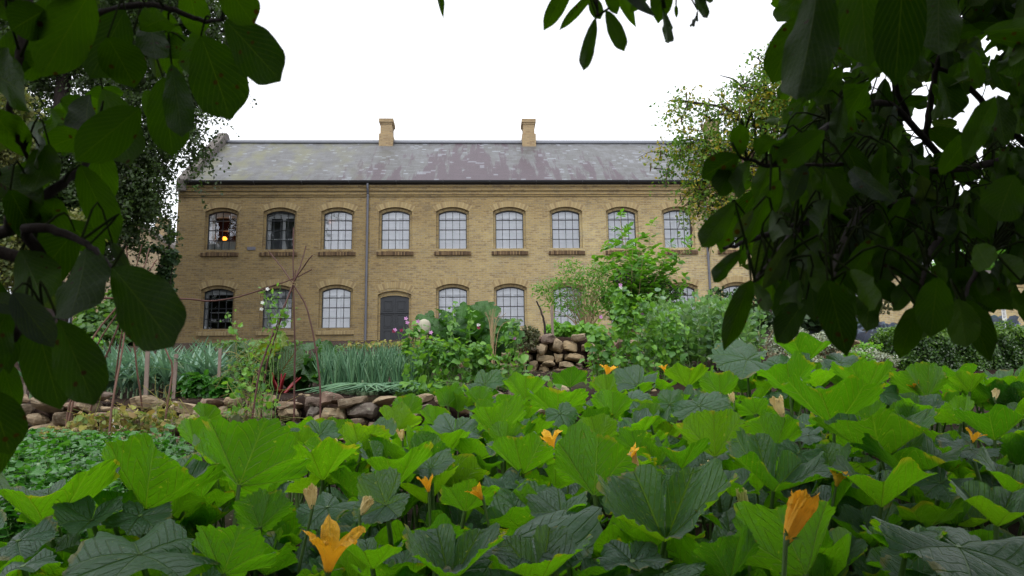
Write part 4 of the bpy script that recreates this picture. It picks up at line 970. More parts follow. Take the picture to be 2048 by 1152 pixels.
bush('dark_shrub', 'dark leafy bush under the walnut leaves beside the cabbages', 'shrub', gpt(1560, 12), [(1520, 640, 45, 18, 12), (1590, 640, 60, 20, 12), (1660, 640, 50, 18, 12)], 900, .10, OVALB, 'darkshrub', ns=14)
bush('hazel_bush', 'green bush by the brown gabled house behind the left tepee', 'shrub', gpt(230, 16), [(200, 640, 50, 40, 16), (260, 650, 50, 50, 16), (310, 640, 30, 70, 16), (180, 670, 60, 25, 15), (240, 600, 30, 40, 17)], 2600, .12, OVALB, 'shrub', 'bark', ns=20, sr=.012)
bush('yew_bush', 'dark evergreen bush against the left corner of the house', 'shrub', gpt(318, 26), [(326, 590, 22, 60, 26), (332, 540, 16, 40, 26), (340, 470, 10, 18, 26), (300, 620, 40, 40, 26), (310, 500, 30, 8, 26), (345, 515, 14, 20, 25)], 3600, .13, OVAL, 'darkshrub', 'bark', ns=20, sr=.03)
bush('laurel_bush', 'low bright leaved bush far left behind the leek bed', 'shrub', gpt(150, 13), [(120, 690, 90, 25, 13), (30, 690, 60, 25, 13)], 900, .11, OVALB, 'lime', ns=20)

# elder bush with long shoots and berry clusters
def elder():
    b = gpt(1262, 14.5); o = thing('elder_bush', b, 'tall elder bush with upright leafy shoots and dark berries before the upper windows', 'elder')
    f = MB(); s = MB(); D = 14.5
    tips = [(1240, 436, 1255, 560), (1222, 500, 1250, 590), (1302, 452, 1290, 560), (1375, 492, 1310, 570), (1265, 500, 1262, 600), (1205, 500, 1240, 580), (1345, 540, 1300, 610), (1325, 520, 1290, 590), (1190, 530, 1235, 600), (1285, 520, 1275, 610), (1370, 560, 1310, 620), (1240, 560, 1255, 630), (1320, 590, 1290, 640), (1210, 600, 1250, 640), (1360, 590, 1300, 640), (1280, 480, 1275, 580), (1338, 500, 1300, 580), (1250, 470, 1258, 560)]
    for (x, y, mx_, my) in tips:
        d = D + RG.normal() * .5; T = at(x, y, d) - b; Mi = at(mx_, my, D + (d - D) * .5) - b; c = curve([(RG.normal() * .08, RG.normal() * .08, 0), Mi * .5 + [0, 0, .05], Mi, T], 30); s.tube(c, np.linspace(.022, .004, 30), 6)
        for k, t in enumerate(np.linspace(.22, 1, 22)):
            i = int(t * 29); p = c[i]; ax = nrm(c[min(i + 1, 29)] - c[max(i - 1, 0)])
            for sd in (0, 1):
                a = k * 1.57 + sd * np.pi + RG.normal() * .3; h = nrm([math.cos(a), math.sin(a) * .8, .42 + RG.normal() * .15]); L = .24 * (1.15 - .5 * t)
                e = p + h * L; rc = curve([p, p + h * L * .5 + [0, 0, .02], e - [0, 0, .03]], 6); s.tube(rc, .0025, 3)
                sdv = nrm(np.cross(h, ax)); u = np.array([0, 0, 1.])
                q = [(1.0, h, .15)] + [(w, nrm(h * .75 + sgn * sdv - [0, 0, .1]), .13) for w in (.45, .75) for sgn in (-1, 1)]
                P = np.array([p + (e - p) * w for w, _, _ in q]); X = np.array([z for _, z, _ in q])
                inst(f, LANC, P, frames(X, np.repeat([u + RG.normal(size=3) * .3], len(q), 0)), np.array([z for *_, z in q])[:, None] * [1, 1.9, 1])
    f.build('foliage', M['elder'], o); s.build('stem', M['cane'], o)
    P, v = at_blobs([(1290, 560, 50, 50, 14.3), (1240, 590, 40, 40, 14.3), (1330, 590, 40, 40, 14.3)], 420); mb = MB(); cards(mb, P - b, .12, OVAL, .8, v); mb.build('foliage', M['elder'], o)
    for (x, y) in ((1252, 552), (1290, 560), (1347, 576), (1362, 588), (1256, 562), (1208, 597), (1238, 560), (1300, 585), (1326, 566)):
        m = MB(); c = at(x, y, D - .5) - b
        for _ in range(13): e = c + RG.normal(size=3) * [.075, .05, .035]; m.tube([e - [0, 0, .014], e - [0, 0, .008], e + [0, 0, .008], e + [0, 0, .014]], [.003, .015, .015, .003], 5)
        m.build('berries', M['berry'], o)['kind'] = 'stuff'
elder()

# silver cushion plants and red cabbages
for (px, d, bl, lab) in ((1570, 7.8, [(1560, 690, 30, 30, 7.8), (1590, 680, 34, 30, 7.8), (1560, 660, 22, 18, 7.8)], 'silvery grey santolina cushion, leftmost of those beyond the squash'),
                         (1655, 8.2, [(1640, 690, 45, 24, 8.2), (1665, 678, 40, 20, 8.2)], 'large silvery santolina cushion in the middle beside the path'),
                         (1730, 7.6, [(1720, 715, 50, 20, 7.6), (1760, 722, 36, 16, 7.6)], 'low silvery santolina with fresh green weeds, next to the box hedge'),
                         (1620, 7.4, [(1610, 728, 50, 20, 7.4), (1660, 735, 50, 16, 7.4)], 'dusty silver santolina just behind the squash leaves')):
    bush('santolina', lab, 'silver plant', gpt(px, d), bl, 2600, .022, OVAL, 'silver', 'cane', ns=20, up=1., flat=1.)
bush('weeds', 'fresh green weeds growing through the santolina', None, gpt(1730, 7.5), [(1735, 695, 30, 10, 7.6), (1720, 712, 40, 10, 7.4), (1690, 668, 20, 12, 9)], 240, .04, OVAL, 'lime', kind='stuff')
def cabbage_proto(seed):
    r = np.random.default_rng(seed); o = thing('red_cabbage', (0, 0, 0), 'red cabbage', 'cabbage', 'red cabbages'); f = MB()
    pr = [squashleaf(seed * 10 + i, .5, .15, .1) for i in range(3)]
    for i in range(17):
        a = i * 2.4; t = i / 17; el = .25 + t * 1.25; X = np.array([[math.cos(a) * math.cos(el), math.sin(a) * math.cos(el), math.sin(el)]]); N = np.array([[-math.cos(a) * math.sin(el), -math.sin(a) * math.sin(el), math.cos(el)]])
        R_ = .22 * (1.05 - .6 * t); inst(f, pr[i % 3], np.array([[0, 0, .12]]) + X * R_ * .75, frames(X, N), np.array([R_]), rnd=[.95 if t > .7 else r.random() * .8])
    f.build('leaf_blade', M['cabbage'], o); h = MB(); q = np.linspace(-1.4, 1.4, 8); h.tube([(0, 0, .2 + .09 * math.sin(t)) for t in q], [.09 * math.cos(t) for t in q], 12); h.build('head', M['cabbage'], o); return o
cp = [cabbage_proto(i + 1) for i in range(2)]
cab = [(1725, 11.2), (1690, 11.8), (1752, 11.9), (1790, 11.6), (1660, 12.3), (1720, 12.8), (1775, 12.9), (1815, 12.5), (1850, 12.0), (1890, 12.2), (1930, 11.9), (1970, 11.7), (2005, 11.8), (2040, 11.6), (1960, 12.8), (2020, 12.8), (1620, 12.6), (1900, 13.2)]
for i, (px, d) in enumerate(cab):
    g = gpt(px, d); lab = ('red cabbage with a purple heart showing, nearest to the path', 'blue leaved red cabbage at the left end of the cabbage patch')[i] if i < 2 else 'blue-purple red cabbage showing above the box hedge' if px > 1800 else 'blue-purple red cabbage in the patch between path and hedge'
    if i < 2: cp[i].location = Vector(g); cp[i]['label'] = lab; cp[i].scale = (1.15,) * 3
    else: dup(cp[i % 2], g, RG.random() * 6, lab, 1.0 + .3 * RG.random())

# clipped box hedge
def hedge():
    b = gpt(1940, 8.0); o = thing('box_hedge', b, 'clipped dark green box hedge with pale fresh tips at the right edge behind the squash', 'hedge')
    x0 = at(1818, 700, 7.9)[0] - b[0]; x1 = at(2140, 700, 7.9)[0] - b[0]; zt = at(1930, 658, 7.9)[2] - b[2]; zb = at(1930, 748, 7.9)[2] - b[2]
    n = 26000; u = RG.random(n); P = np.zeros((n, 3)); N = np.zeros((n, 3)); side = RG.choice(4, n, p=[.5, .35, .1, .05])
    a, c = RG.random(n), RG.random(n); dep = .8; jit = np.abs(RG.normal(size=n)) * .05
    und = .035 * np.sin(a * 21) + .03 * np.sin(a * 47 + c * 6)
    for k, (p, nn) in enumerate([(np.stack([x0 + a * (x1 - x0), 0 * a + jit + und * .6, zb + c * (zt - zb)], -1), (0, -1, .25)), (np.stack([x0 + a * (x1 - x0), c * dep, zt - jit + und + .04 * (c < .9)], -1), (0, 0, 1)),
                                (np.stack([x0 + jit, c * dep, zb + a * (zt - zb)], -1), (-1, 0, .2)), (np.stack([x0 + a * (x1 - x0), dep - jit, zb + c * (zt - zb)], -1), (0, 1, .2))]):
        m = side == k; P[m] = p[m]; N[m] = nn
    hh = (P[:, 2] - zb) / (zt - zb); rn = np.clip(RG.random(n) * .55 + .35 * (hh > .85) + .35 * (RG.random(n) < .08) + .12 * np.sin(P[:, 0] * 9) * np.sin(P[:, 2] * 13), 0, 1)
    P[:, 0] += np.where(hh > .8, 1, 0) * 0; P[:, 1] += np.where(side == 0, (1 - hh) * .06 + .10 * np.clip(hh - .8, 0, 1), 0)
    mb = MB(); NN = nrm(N + RG.normal(size=(n, 3)) * .5); X = randdirs(n, .4); inst(mb, OVAL, P, frames(X - NN * (X * NN).sum(1)[:, None], NN), .026 * (1 + .3 * RG.normal(size=n)).clip(.5, 1.6), rnd=rn)
    mb.build('foliage', M['box'], o)
    s = MB()
    for k in range(26):
        x = x0 + (x1 - x0) * (k + .5) / 26; s.tube(curve([(x, .3, -.05), (x + RG.normal() * .05, .3, zt * .5), (x + RG.normal() * .1, .3, zt - .08)], 6), .012, 5)
    s.box(x0 + .07, x1, .14, .7, -.05, zt - .12); s.build('trunk', M['bark'], o)
hedge()

# ------------------------------------------------------------------ small hardware
def stake(px, ytop, d, w, lab):
    g = gpt(px, d); h = at(px, ytop, d)[2] - g[2]; m = MB(); k = w * d / F / 2; t = RG.normal() * .02
    V = [(x + (t if z > 0 else 0), y, z) for z in (-.1, h) for (x, y) in ((-k, -k * .5), (k, -k * .5), (k, k * .5), (-k, k * .5))]
    m.add(V, np.array([(0, 1, 5, 4), (1, 2, 6, 5), (2, 3, 7, 6), (3, 0, 4, 7), (4, 5, 6, 7)])); tag(m.build('wooden_stake', M['stake'], smooth=False, loc=g), lab, 'stake')
stake(43, 712, 7.6, 7, 'weathered wooden stake beside the lone leek at the far left')
stake(289, 697, 7.6, 8, 'leaning weathered stake in the leek bed behind the left tepee')
stake(344, 708, 7.65, 7, 'grey wooden stake in the middle of the leek bed')
stake(434, 697, 7.7, 6, 'grey wooden stake between the leeks and the endive')
stake(1110, 612, 12.6, 5, 'thin brown garden post in front of the feathery tree')
def plabel(px, py, d, w, h, lab, tilt=0., writing=False):
    p = at(px, py, d); g = np.array([p[0], p[1], float(zg(p[0], p[1]))]); z = max(p[2] - g[2], .06); k = w * d / F / 2; hh = h * d / F; o = thing('plant_label', g, lab, 'plant label')
    m = MB(); m.prism([(-k, z - hh / 2), (k, z - hh / 2), (k, z + hh / 2), (-k, z + hh / 2)], -.002, .002); m.build('plate', M['labelw'], o, smooth=False)
    s = MB(); s.prism([(-.004, -.05), (.004, -.05), (.004, z - hh / 2), (-.004, z - hh / 2)], -.0015, .0015); s.build('spike', M['labelw'], o, smooth=False)
    o.rotation_euler = (0, tilt, 0)
    if writing:
        t = MB()
        for i in range(7): t.box(-k * .6, k * (.3 + .3 * ((i * 7) % 3) / 2), -.0045, -.0025, z + hh * (.36 - i * .11), z + hh * (.36 - i * .11) + hh * .035)
        t.build('writing', M['ink'], o, smooth=False)
plabel(226, 856, 6.2, 8, 44, 'white plastic plant label at the foot of the left tepee', .03)
plabel(531, 845, 6.6, 10, 16, 'small white plant label in front of the stone wall', .1)
plabel(2008, 628, 9.3, 9, 26, 'white plant label with tiny writing standing behind the box hedge', 0, True)
def pot():
    b = gpt(848, 10.8); c = at(848, 654, 10.8) - b; m = MB(); q = np.linspace(0, 1, 9)
    m.tube([(c[0], c[1], c[2] - .09 + .20 * t) for t in q], [.08, .088, .092, .094, .094, .09, .085, .07, .02], 18); s = MB(); s.tube([(c[0], c[1], -.05), (c[0], c[1], c[2] - .1)], .012, 6)
    o = thing('upturned_pot', b, 'cream upturned pot on a stick in front of the left broad leaves near the door', 'pot'); m.build('pot', M['cream'], o); s.build('stick', M['cane'], o)
pot()
def sticks(name, label, cat, base, paths, mat, r=.008, part='stick'):
    b = np.array(base, float); o = thing(name, b, label, cat)
    for p in paths:
        rr = r; m = MB(); P = np.array([at(x, y, d) for x, y, d in p]) - b; c = curve(P, 22); c[1:-1] += RG.normal(size=(20, 3)) * .0018; m.tube(c, np.linspace(rr, rr * .55, 22), 7); m.build(part, M[mat], o)
    return o
def foot(px, d, dz=.0):
    g = gpt(px, d); return (proj(g)[0], proj(g)[1], d)
A = (586, 569, 6.5)
tp = [[foot(588, 6.45), (590, 700, 6.45), (587, 569, 6.5), (587, 455, 6.55)],
      [foot(640, 6.4), (640, 770, 6.42), (630, 690, 6.45), (612, 612, 6.48), A, (560, 530, 6.6), (538, 503, 6.65)],
      [foot(500, 6.2), (512, 780, 6.25), (533, 700, 6.3), (560, 635, 6.4), A, (601, 530, 6.6), (612, 492, 6.65)],
      [foot(520, 6.9), (530, 750, 6.8), (552, 670, 6.7), A, (610, 530, 6.4), (625, 510, 6.35)],
      [foot(485, 6.6), (500, 790, 6.6), (530, 710, 6.6), (566, 620, 6.55), A, (592, 540, 6.5)],
      [(34, 592, 6.3), (144, 596, 6.25), (260, 596, 6.2), (375, 598, 6.25), (420, 602, 6.3), (480, 593, 6.35), (545, 572, 6.45), (590, 556, 6.5), (624, 539, 6.5)]]
t2 = sticks('stick_tepee', 'brown willow stick tepee in front of the second window, right one of two', 'plant support', gpt(570, 6.5), tp, 'stick', .0085)
tw = MB(); c = at(586, 569, 6.5) - np.array(t2.location); q = np.linspace(0, 4 * np.pi, 40); tw.tube(np.stack([c[0] + .022 * np.cos(q), c[1] + .03 * np.sin(q), c[2] + .015 * np.sin(q * .3)], -1), .003, 5); tw.build('twine', M['cane'], t2)
B_ = (263, 585, 6.1)
tl = [[foot(174 - 50, 5.9), (174, 702, 6.0), (236, 612, 6.08), B_, (299, 540, 6.15), (314, 519, 6.2)],
      [foot(165, 6.3), (200, 750, 6.2), (225, 680, 6.15), (245, 630, 6.12), B_, (273, 535, 6.05), (284, 489, 6.0)],
      [foot(216, 5.7), (226, 800, 5.8), (243, 710, 5.95), (253, 644, 6.05), B_, (287, 537, 6.2), (299, 496, 6.25)],
      [foot(219, 6.5), (229, 783, 6.45), (241, 680, 6.3), B_, (280, 540, 6.2)],
      [foot(290, 6.4), (286, 842, 6.35), (276, 750, 6.25), (267, 680, 6.2), B_, (256, 530, 6.1), (253, 487, 6.05)],
      [foot(322, 6.0), (328, 852, 6.0), (344, 747, 6.05), (336, 710, 6.05), (300, 640, 6.1), B_, (240, 540, 6.2)],
      [foot(128, 6.1), (132, 854, 6.1), (147, 785, 6.1), (200, 680, 6.1), B_, (290, 540, 6.1)]]
sticks('stick_tepee', 'reddish brown stick tepee partly behind the big walnut leaf, left one of two', 'plant support', gpt(230, 6.1), tl, 'stick2', .0085)
sticks('bent_stick', 'single dark bent stick standing on the boulder wall', 'stick', gpt(1091, 12.5), [[foot(1091, 12.5), (1090, 655, 12.5), (1083, 625, 12.5), (1073, 602, 12.5)]], 'bark', .022)
b = gpt(985, 10.3); cb_ = []
for i in range(12): t = RG.normal(); cb_.append([foot(985, 10.3), (985 + t * 5, 655, 10.3), (985 + t * 18 + 3, 616 + abs(t) * 8, 10.3)])
sticks('cane_bundle', 'fan of dry straw coloured canes tied at the base, in front of the broad leaves', 'canes', b, cb_, 'cane', .005, 'cane')

# climbing peas on the tepee, dried vines before the wall
def vine(label, base_px, d, path, n, size, mat, cat='pea vine', fl=()):
    b = gpt(base_px, d); o = thing('pea_vine', b, label, cat); s = MB(); f = MB()
    for p in path:
        c = curve([np.zeros(3)] + [at(x, y, d) - b for x, y in p], 40); c[2:] += RG.normal(size=(38, 3)) * .008; s.tube(c, .003, 4)
        i = RG.integers(6, 40, n); cards(f, c[i] + RG.normal(size=(n, 3)) * .035, size, OVALB, .8)
    f.build('foliage', M[mat], o); s.build('stem', M['peastem'], o)
    if fl: flowers(o, [at(x, y, d) for x, y in fl], .018, ['whitepet'] * len(fl))
vine('thin pea vine with small white flowers climbing the front of the right tepee', 545, 6.35, [[(540, 700), (535, 640), (530, 580)], [(560, 700), (555, 640), (545, 600), (560, 575)], [(500, 720), (480, 680), (462, 640), (455, 625)], [(550, 690), (570, 640), (575, 600)]], 26, .038, 'pea', fl=((535, 578), (525, 605), (523, 618)))
def tangle(label, px, d, blobs, n, ns, mat, size=.05):
    b = gpt(px, d); o = bush('pea_vine', label, 'pea vine', b, blobs, n, size, OVALB, mat, 'peastem', ns, .003, .6)
    P, v = at_blobs(blobs, 60); t = MB()
    for p in P - b: e = p + RG.normal(size=3) * .10; t.tube(curve([p, (p + e) / 2 + RG.normal(size=3) * .03, e], 7), .002, 3)
    t.build('dry_stem', M['dried'], o)
tangle('yellowing pea tangle around the foot of the left tepee', 210, 5.9, [(170, 850, 40, 28, 5.9), (230, 845, 50, 34, 5.9), (290, 850, 40, 30, 5.9), (110, 865, 40, 14, 5.9)], 300, 34, 'dried')
tangle('sparse withered pea tangle in front of the wall between the tepees', 350, 6.1, [(330, 830, 40, 34, 6.1), (400, 850, 50, 24, 6.1)], 130, 18, 'dried')
tangle('pale green pea tangle hanging over the wall at the right tepee', 500, 6.4, [(490, 780, 40, 50, 6.4), (510, 740, 26, 40, 6.4), (470, 830, 40, 30, 6.4), (535, 810, 24, 30, 6.4)], 150, 24, 'pea', .042)
tangle('green pea tangle at the tepee top edge of the wall, before the chard', 540, 6.9, [(515, 710, 30, 30, 6.9), (480, 740, 25, 30, 6.9)], 90, 12, 'pea', .042)
tangle('grey withered pea stems at the base of the wall left of the squash', 480, 6.2, [(470, 845, 50, 18, 6.2), (540, 850, 30, 12, 6.2)], 90, 24, 'olive')

# celery / parsley bed at the lower left (nobody could count it)
def celery():
    o = thing('celery_bed', (-1.9, 4.3, 0), 'glossy dark green flat leaf celery covering the ground at the lower left', 'celery bed'); o['kind'] = 'stuff'; b = np.array(o.location)
    f = MB(); s = MB(); n = 0; tri = [gridleaf(5, 5, lambda T: np.clip(np.interp(T, [0, .25, .5, .62, .8, 1], [.1, .8, 1.1, .6, .75, .02]), 0, 2), bend=.2, fold=.15, wave=.1, ar=.42)]
    while n < 1700:
        x = RG.uniform(-4.6, -.75); y = RG.uniform(3.3, 6.4); q = proj([x, y, float(zg(x, y)) + .3])
        if q[1] < 872 + 10 * RG.random() or q[0] < -120 or q[0] > 350 - (900 - q[1]) * .0 or x > -.35 * y + .35 or x < -4.6: continue
        n += 1; z = float(zg(x, y)); h = .22 + RG.random() * .16; a = RG.random() * 6.3; e = np.array([x + .1 * math.cos(a), y + .1 * math.sin(a), z + h]); p0 = np.array([x, y, z])
        s.tube(curve([p0 - b, (p0 + e) / 2 - b + [0, 0, .03], e - b], 5), [.005, .004, .004, .003, .002], 4)
        k = 7; t = np.array([0, 0, 0, .4, .4, .7, .7]); an = np.array([0, 1.2, -1.2, 1.1, -1.1, 1., -1.]) + a; P = np.array([e * (1 - w) + (p0 + e) / 2 * w for w in t * .6]) - b
        X = np.stack([np.cos(an), np.sin(an), .25 + RG.normal(size=k) * .3], -1); inst(f, tri[0], P, frames(X, np.stack([RG.normal(size=k) * .4, RG.normal(size=k) * .4 - .2, np.ones(k)], -1)), .042 * (1 + .25 * RG.normal(size=k)).clip(.5, 1.5))
    f.build('foliage', M['celery'], o); s.build('leaf_stalk', M['greenstem'], o)
celery()
# ------------------------------------------------------------------ squash patch
HERO = [
 (-10,240,962,100,1067,'U'),(107,365,890,292,1019,'U'),(316,566,845,478,972,'F'),(-20,112,1108,30,1155,'T'),(130,428,1058,280,1152,'T'),
 (307,490,1010,445,1150,'F'),(490,607,950,520,1056,'F'),(-10,82,1050,30,1110,'T'),(340,434,832,390,892,'U'),(392,432,803,410,842,'U'),(476,577,838,530,905,'U'),
 (190,282,985,226,1040,'U'),(140,226,1004,180,1072,'T'),(560,722,900,645,962,'U'),(694,852,903,789,978,'U'),(828,896,905,862,962,'T'),(658,780,828,722,908,'U'),
 (626,702,822,670,880,'U'),(852,964,842,905,885,'T'),(826,950,860,890,912,'U'),(918,1046,803,994,875,'U'),(960,1102,876,1046,949,'U'),(1030,1232,872,1188,992,'U'),
 (884,1176,1022,1030,1122,'T'),(820,925,1050,870,1124,'U'),(788,1000,1108,900,1165,'U'),(990,1196,1105,1080,1165,'U'),(712,832,954,775,1056,'T'),(708,796,1085,745,1140,'U'),
 (868,980,960,930,1024,'U'),(780,844,782,815,828,'U'),(842,898,802,870,850,'U'),(1000,1092,750,1050,800,'U'),(1050,1182,766,1116,834,'U'),
 (1232,1320,750,1276,788,'T'),(1220,1300,778,1262,820,'T'),(1308,1372,773,1340,838,'T'),(1275,1326,773,1300,846,'U'),(1340,1457,780,1400,838,'T'),(1340,1498,824,1430,914,'U'),
 (1286,1405,893,1361,940,'U'),(1430,1642,896,1547,984,'C'),(1226,1358,942,1300,1015,'C'),(1165,1448,950,1330,1084,'C'),(1206,1324,1100,1265,1145,'T'),(1268,1396,1126,1330,1160,'T'),
 (1392,1542,1070,1460,1160,'U'),(1251,1320,855,1271,902,'U'),(1428,1560,687,1490,745,'T'),(1500,1622,705,1560,760,'T'),(1557,1684,682,1610,728,'U'),
 (1513,1640,725,1580,788,'U'),(1518,1724,774,1668,854,'U'),(1664,1796,730,1730,788,'U'),(1800,1918,718,1853,795,'U'),(1758,1820,770,1805,858,'U'),(1812,1906,795,1812,858,'U'),
 (1882,1972,792,1923,848,'U'),(1670,1894,846,1763,920,'U'),(1704,1918,886,1818,960,'U'),(1632,1842,950,1763,1016,'U'),(1538,1804,996,1612,1152,'F'),
 (1868,2060,988,1994,1054,'U'),(1910,2080,900,2020,992,'C'),(1760,2075,1026,1920,1152,'T'),(1930,2070,824,1990,882,'U'),(1486,1608,832,1549,905,'U'),(1832,1933,934,1880,992,'T'),
 (1740,1886,1075,1810,1118,'U'),(1420,1500,1040,1450,1090,'T'),(930,1010,745,965,790,'T'),(1105,1180,735,1140,775,'U'),(1180,1250,745,1215,790,'U'),(1330,1420,735,1375,775,'U'),
 (1400,1480,745,1440,790,'U'),(1640,1720,700,1680,745,'T'),(1900,1980,745,1940,785,'U'),(1975,2060,752,2015,790,'U'),(860,930,770,895,812,'U'),(930,990,765,960,808,'U'),
 (560,640,862,600,905,'U'),(600,680,845,640,890,'T'),(1090,1150,800,1120,850,'T'),(1150,1240,825,1195,885,'U'),(1180,1270,780,1225,835,'U'),(980,1040,845,1010,890,'U'),
 (1480,1540,780,1510,830,'U'),(1700,1780,800,1740,850,'U'),(1730,1800,770,1765,800,'T'),(610,700,985,655,1040,'T'),(230,330,1000,290,1060,'T'),(1440,1530,700,1490,735,'T'),
 (1555,1640,880,1600,930,'T'),(1890,1990,880,1940,915,'T'),(820,900,890,860,940,'U'),(1085,1160,1000,1120,1050,'T'),(1290,1380,1010,1340,1060,'T'),(700,780,860,740,905,'U'),
]
PLANTS = [ # picture position of the crown, label
 (60, 1075, 'squash plant with a tall funnel leaf in the lower left corner'), (250, 1020, 'squash plant beside the celery, its leaf lifted like an open fan'),
 (430, 1130, 'squash plant with wide blue-grey drooping leaves at the bottom left'), (480, 970, 'squash plant with the largest upturned leaf, its underside veins facing out'),
 (560, 1060, 'squash plant with two pale closed flowers on tall stalks, left of the open star flower'), (650, 1150, 'squash plant with the big open orange star flower at the bottom'),
 (640, 930, 'squash plant just below the stone wall at the left of the patch'), (790, 980, 'squash plant with a dark hanging leaf in the left centre'),
 (800, 850, 'squash plant touching the end of the stone wall, carrying a small cream bud'), (980, 880, 'squash plant left of the open orange flower in the middle distance'),
 (1030, 1120, 'squash plant with a big dark drooping leaf at the bottom centre'), (1150, 985, 'squash plant with a broad fan leaf below the open orange flower'),
 (1110, 820, 'squash plant below the boulder wall in the far centre'), (1290, 900, 'squash plant with a torn open orange flower in the centre'),
 (1310, 1080, 'squash plant with a folded heavy leaf in front of dark soil'), (1340, 800, 'squash plant with dark curled leaves at the foot of the pea row'),
 (1450, 1140, 'squash plant with a green pointed flower bud, bottom right of centre'), (1500, 750, 'squash plant with the largest blue-green leaves at the far edge, beside the silvery cushions'),
 (1550, 960, 'squash plant with a bowl shaped leaf left of the tall closed flower'), (1600, 830, 'squash plant with a peach coloured wilted flower above its leaves'),
 (1620, 1140, 'squash plant with the tall closed orange flower at the lower right'), (1700, 880, 'squash plant with orange petals hanging under a funnel leaf'),
 (1790, 960, 'squash plant with three stacked fan leaves at the right'), (1860, 800, 'squash plant with a bright upright leaf in front of the box hedge'),
 (1960, 1110, 'squash plant with a huge dark leaf filling the lower right corner'), (1980, 960, 'squash plant with a pale folded leaf at the right edge'), (1990, 820, 'squash plant with small leaves at the far right below the hedge'),
]
crowns = []
for px, py, lab in PLANTS:
    d = solve_d(px, py, .42); g = gpt(px, d); g[2] = float(zg(g[0], g[1])); crowns.append((g, px, py, d))
plants = [thing('squash_plant', c[0], lab, 'squash plant', 'squash plants filling the foreground') for c, (_, _, lab) in zip(crowns, PLANTS)]
CP = np.array([c[0] for c in crowns]); PP = np.array([(c[1], c[2]) for c in crowns], float)
def stalk(mb, J, g, r=.0075):
    o = np.array([RG.normal() * .05, .05 + RG.normal() * .05, 0]); b = np.array(g) + o; b[2] = float(zg(b[0], b[1])) - .01
    m = b * .55 + J * .45 + [RG.normal() * .02, .02 + RG.normal() * .02, .03]
    mb.tube(curve([b, m, J + [0, 0, .004]], 12), np.linspace(r * 1.25, r * .75, 12), 8)
for (x0, x1, yt, jx, jy, ty) in HERO:
    hh = .46
    d = solve_d(jx, jy, hh, 1.55, 7.2); W = x1 - x0; Rm = W * d / F / 2 / .84
    if Rm > .27: d *= .27 / Rm; Rm = .27
    if Rm < .115: Rm = .115
    if ty == 'T':
        cxp = (x0 + x1) / 2; J = at(cxp, yt * .45 + jy * .55, d); H = (jy - yt) * d / F; e = math.asin(min(.9, H / (2 * Rm * .9))); view = math.atan2(J[2] - EYE[2], J[1])
        b = e + view + .05; N = np.array([RG.normal() * .15, -math.sin(b), math.cos(b)]); a = RG.normal() * .9; X = np.array([math.sin(a), -math.cos(a), 0]); pr = SQTH[int(RG.integers(len(SQTH)))]
    else:
        J = at(jx, jy, d); H = (jy - yt) * d / F; e = math.asin(min(.97, H / (Rm * 1.02))); view = math.atan2(J[2] - EYE[2], J[1])
        al = .66; b = (e - al) if ty != 'F' else .85
        if ty == 'C': b = -.35
        o = ((x0 + x1) / 2 - jx) / W; a = np.clip(o * 3.0, -1.1, 1.1) + RG.normal() * .12
        N = np.array([-o * .5 + RG.normal() * .05, math.sin(b), math.cos(b)]); X = np.array([math.sin(a), -math.cos(a), 0])
        if ty == 'F': X = np.array([-.35 if jx > (x0 + x1) / 2 else .35, -.2, .9])
        pr = SQUH[int(RG.integers(len(SQUH)))]
    N = nrm(N); X = nrm(X - N * (X @ N))
    k = int(np.argmin(((PP - [jx, jy]) ** 2 * [1, 1.6]).sum(1))); po = plants[k]; cen = np.array(po.location)
    mb = MB(); inst(mb, pr, (J - cen)[None], frames(X[None], N[None]), np.array([Rm]) * 1.0)
    lf = mb.build('leaf', M['squash'], po)
    sb = MB(); g = np.array([J[0], J[1] + .02, float(zg(J[0], J[1]))]); stalk(sb, J, g, .0095); sm = sb; sm.V = [v - cen for v in sm.V]; sm.build('leaf_stalk', M['squash_stem'], lf)
# filler leaves lower in the canopy, and the runners
fol = [MB() for _ in plants]; fst = [MB() for _ in plants]; nf = 0; tries = 0
while nf < 960 and tries < 40000:
    tries += 1
    y = RG.uniform(1.15, 6.5); x = RG.uniform(-.72 * y - .2, .72 * y + .3); z = float(zg(x, y)); h = RG.uniform(.18, .42 if y > 2.8 else .34) * (1 if y > 2.2 else .75); J = np.array([x, y, z + h]); q = proj(J)
    if proj(J + [0, 0, .07])[1] < np.interp(q[0], [330, 560, 600, 850, 900, 1050, 1400, 1430, 1700, 1760, 1800, 2048], [880, 850, 840, 796, 770, 752, 745, 705, 705, 735, 752, 758]): continue
    if q[0] < 355 and y > 3.1: continue
    if q[0] < 560 and y > 3.9: continue
    if q[0] < 900 and y > 4.9: continue
    if 1050 < q[0] < 1180 and y > 6.0: continue
    k = int(np.argmin(((CP[:, :2] - J[:2]) ** 2).sum(1))); cen = CP[k]; nf += 1
    up = RG.random() < .86; pr = (SQU if up else SQT)[int(RG.integers(5))]; N = nrm([RG.normal() * .28, RG.normal() * .28 + (.06 if up else -.15), 1]); a = RG.normal() * 1.2; X = np.array([math.sin(a), -math.cos(a), 0]); X = nrm(X - N * (X @ N))
    inst(fol[k], pr, (J - cen)[None], frames(X[None], N[None]), np.array([RG.uniform(.10, .185)])); s = MB(); stalk(s, J, np.array([x, y, z]), .0065); 
    fst[k].V += [v_ - cen for v_ in s.V]; fst[k].A += s.A
    for kk in s.F: fst[k].F.setdefault(kk, []).extend([f + fst[k].n for f in s.F[kk]])
    fst[k].n += s.n
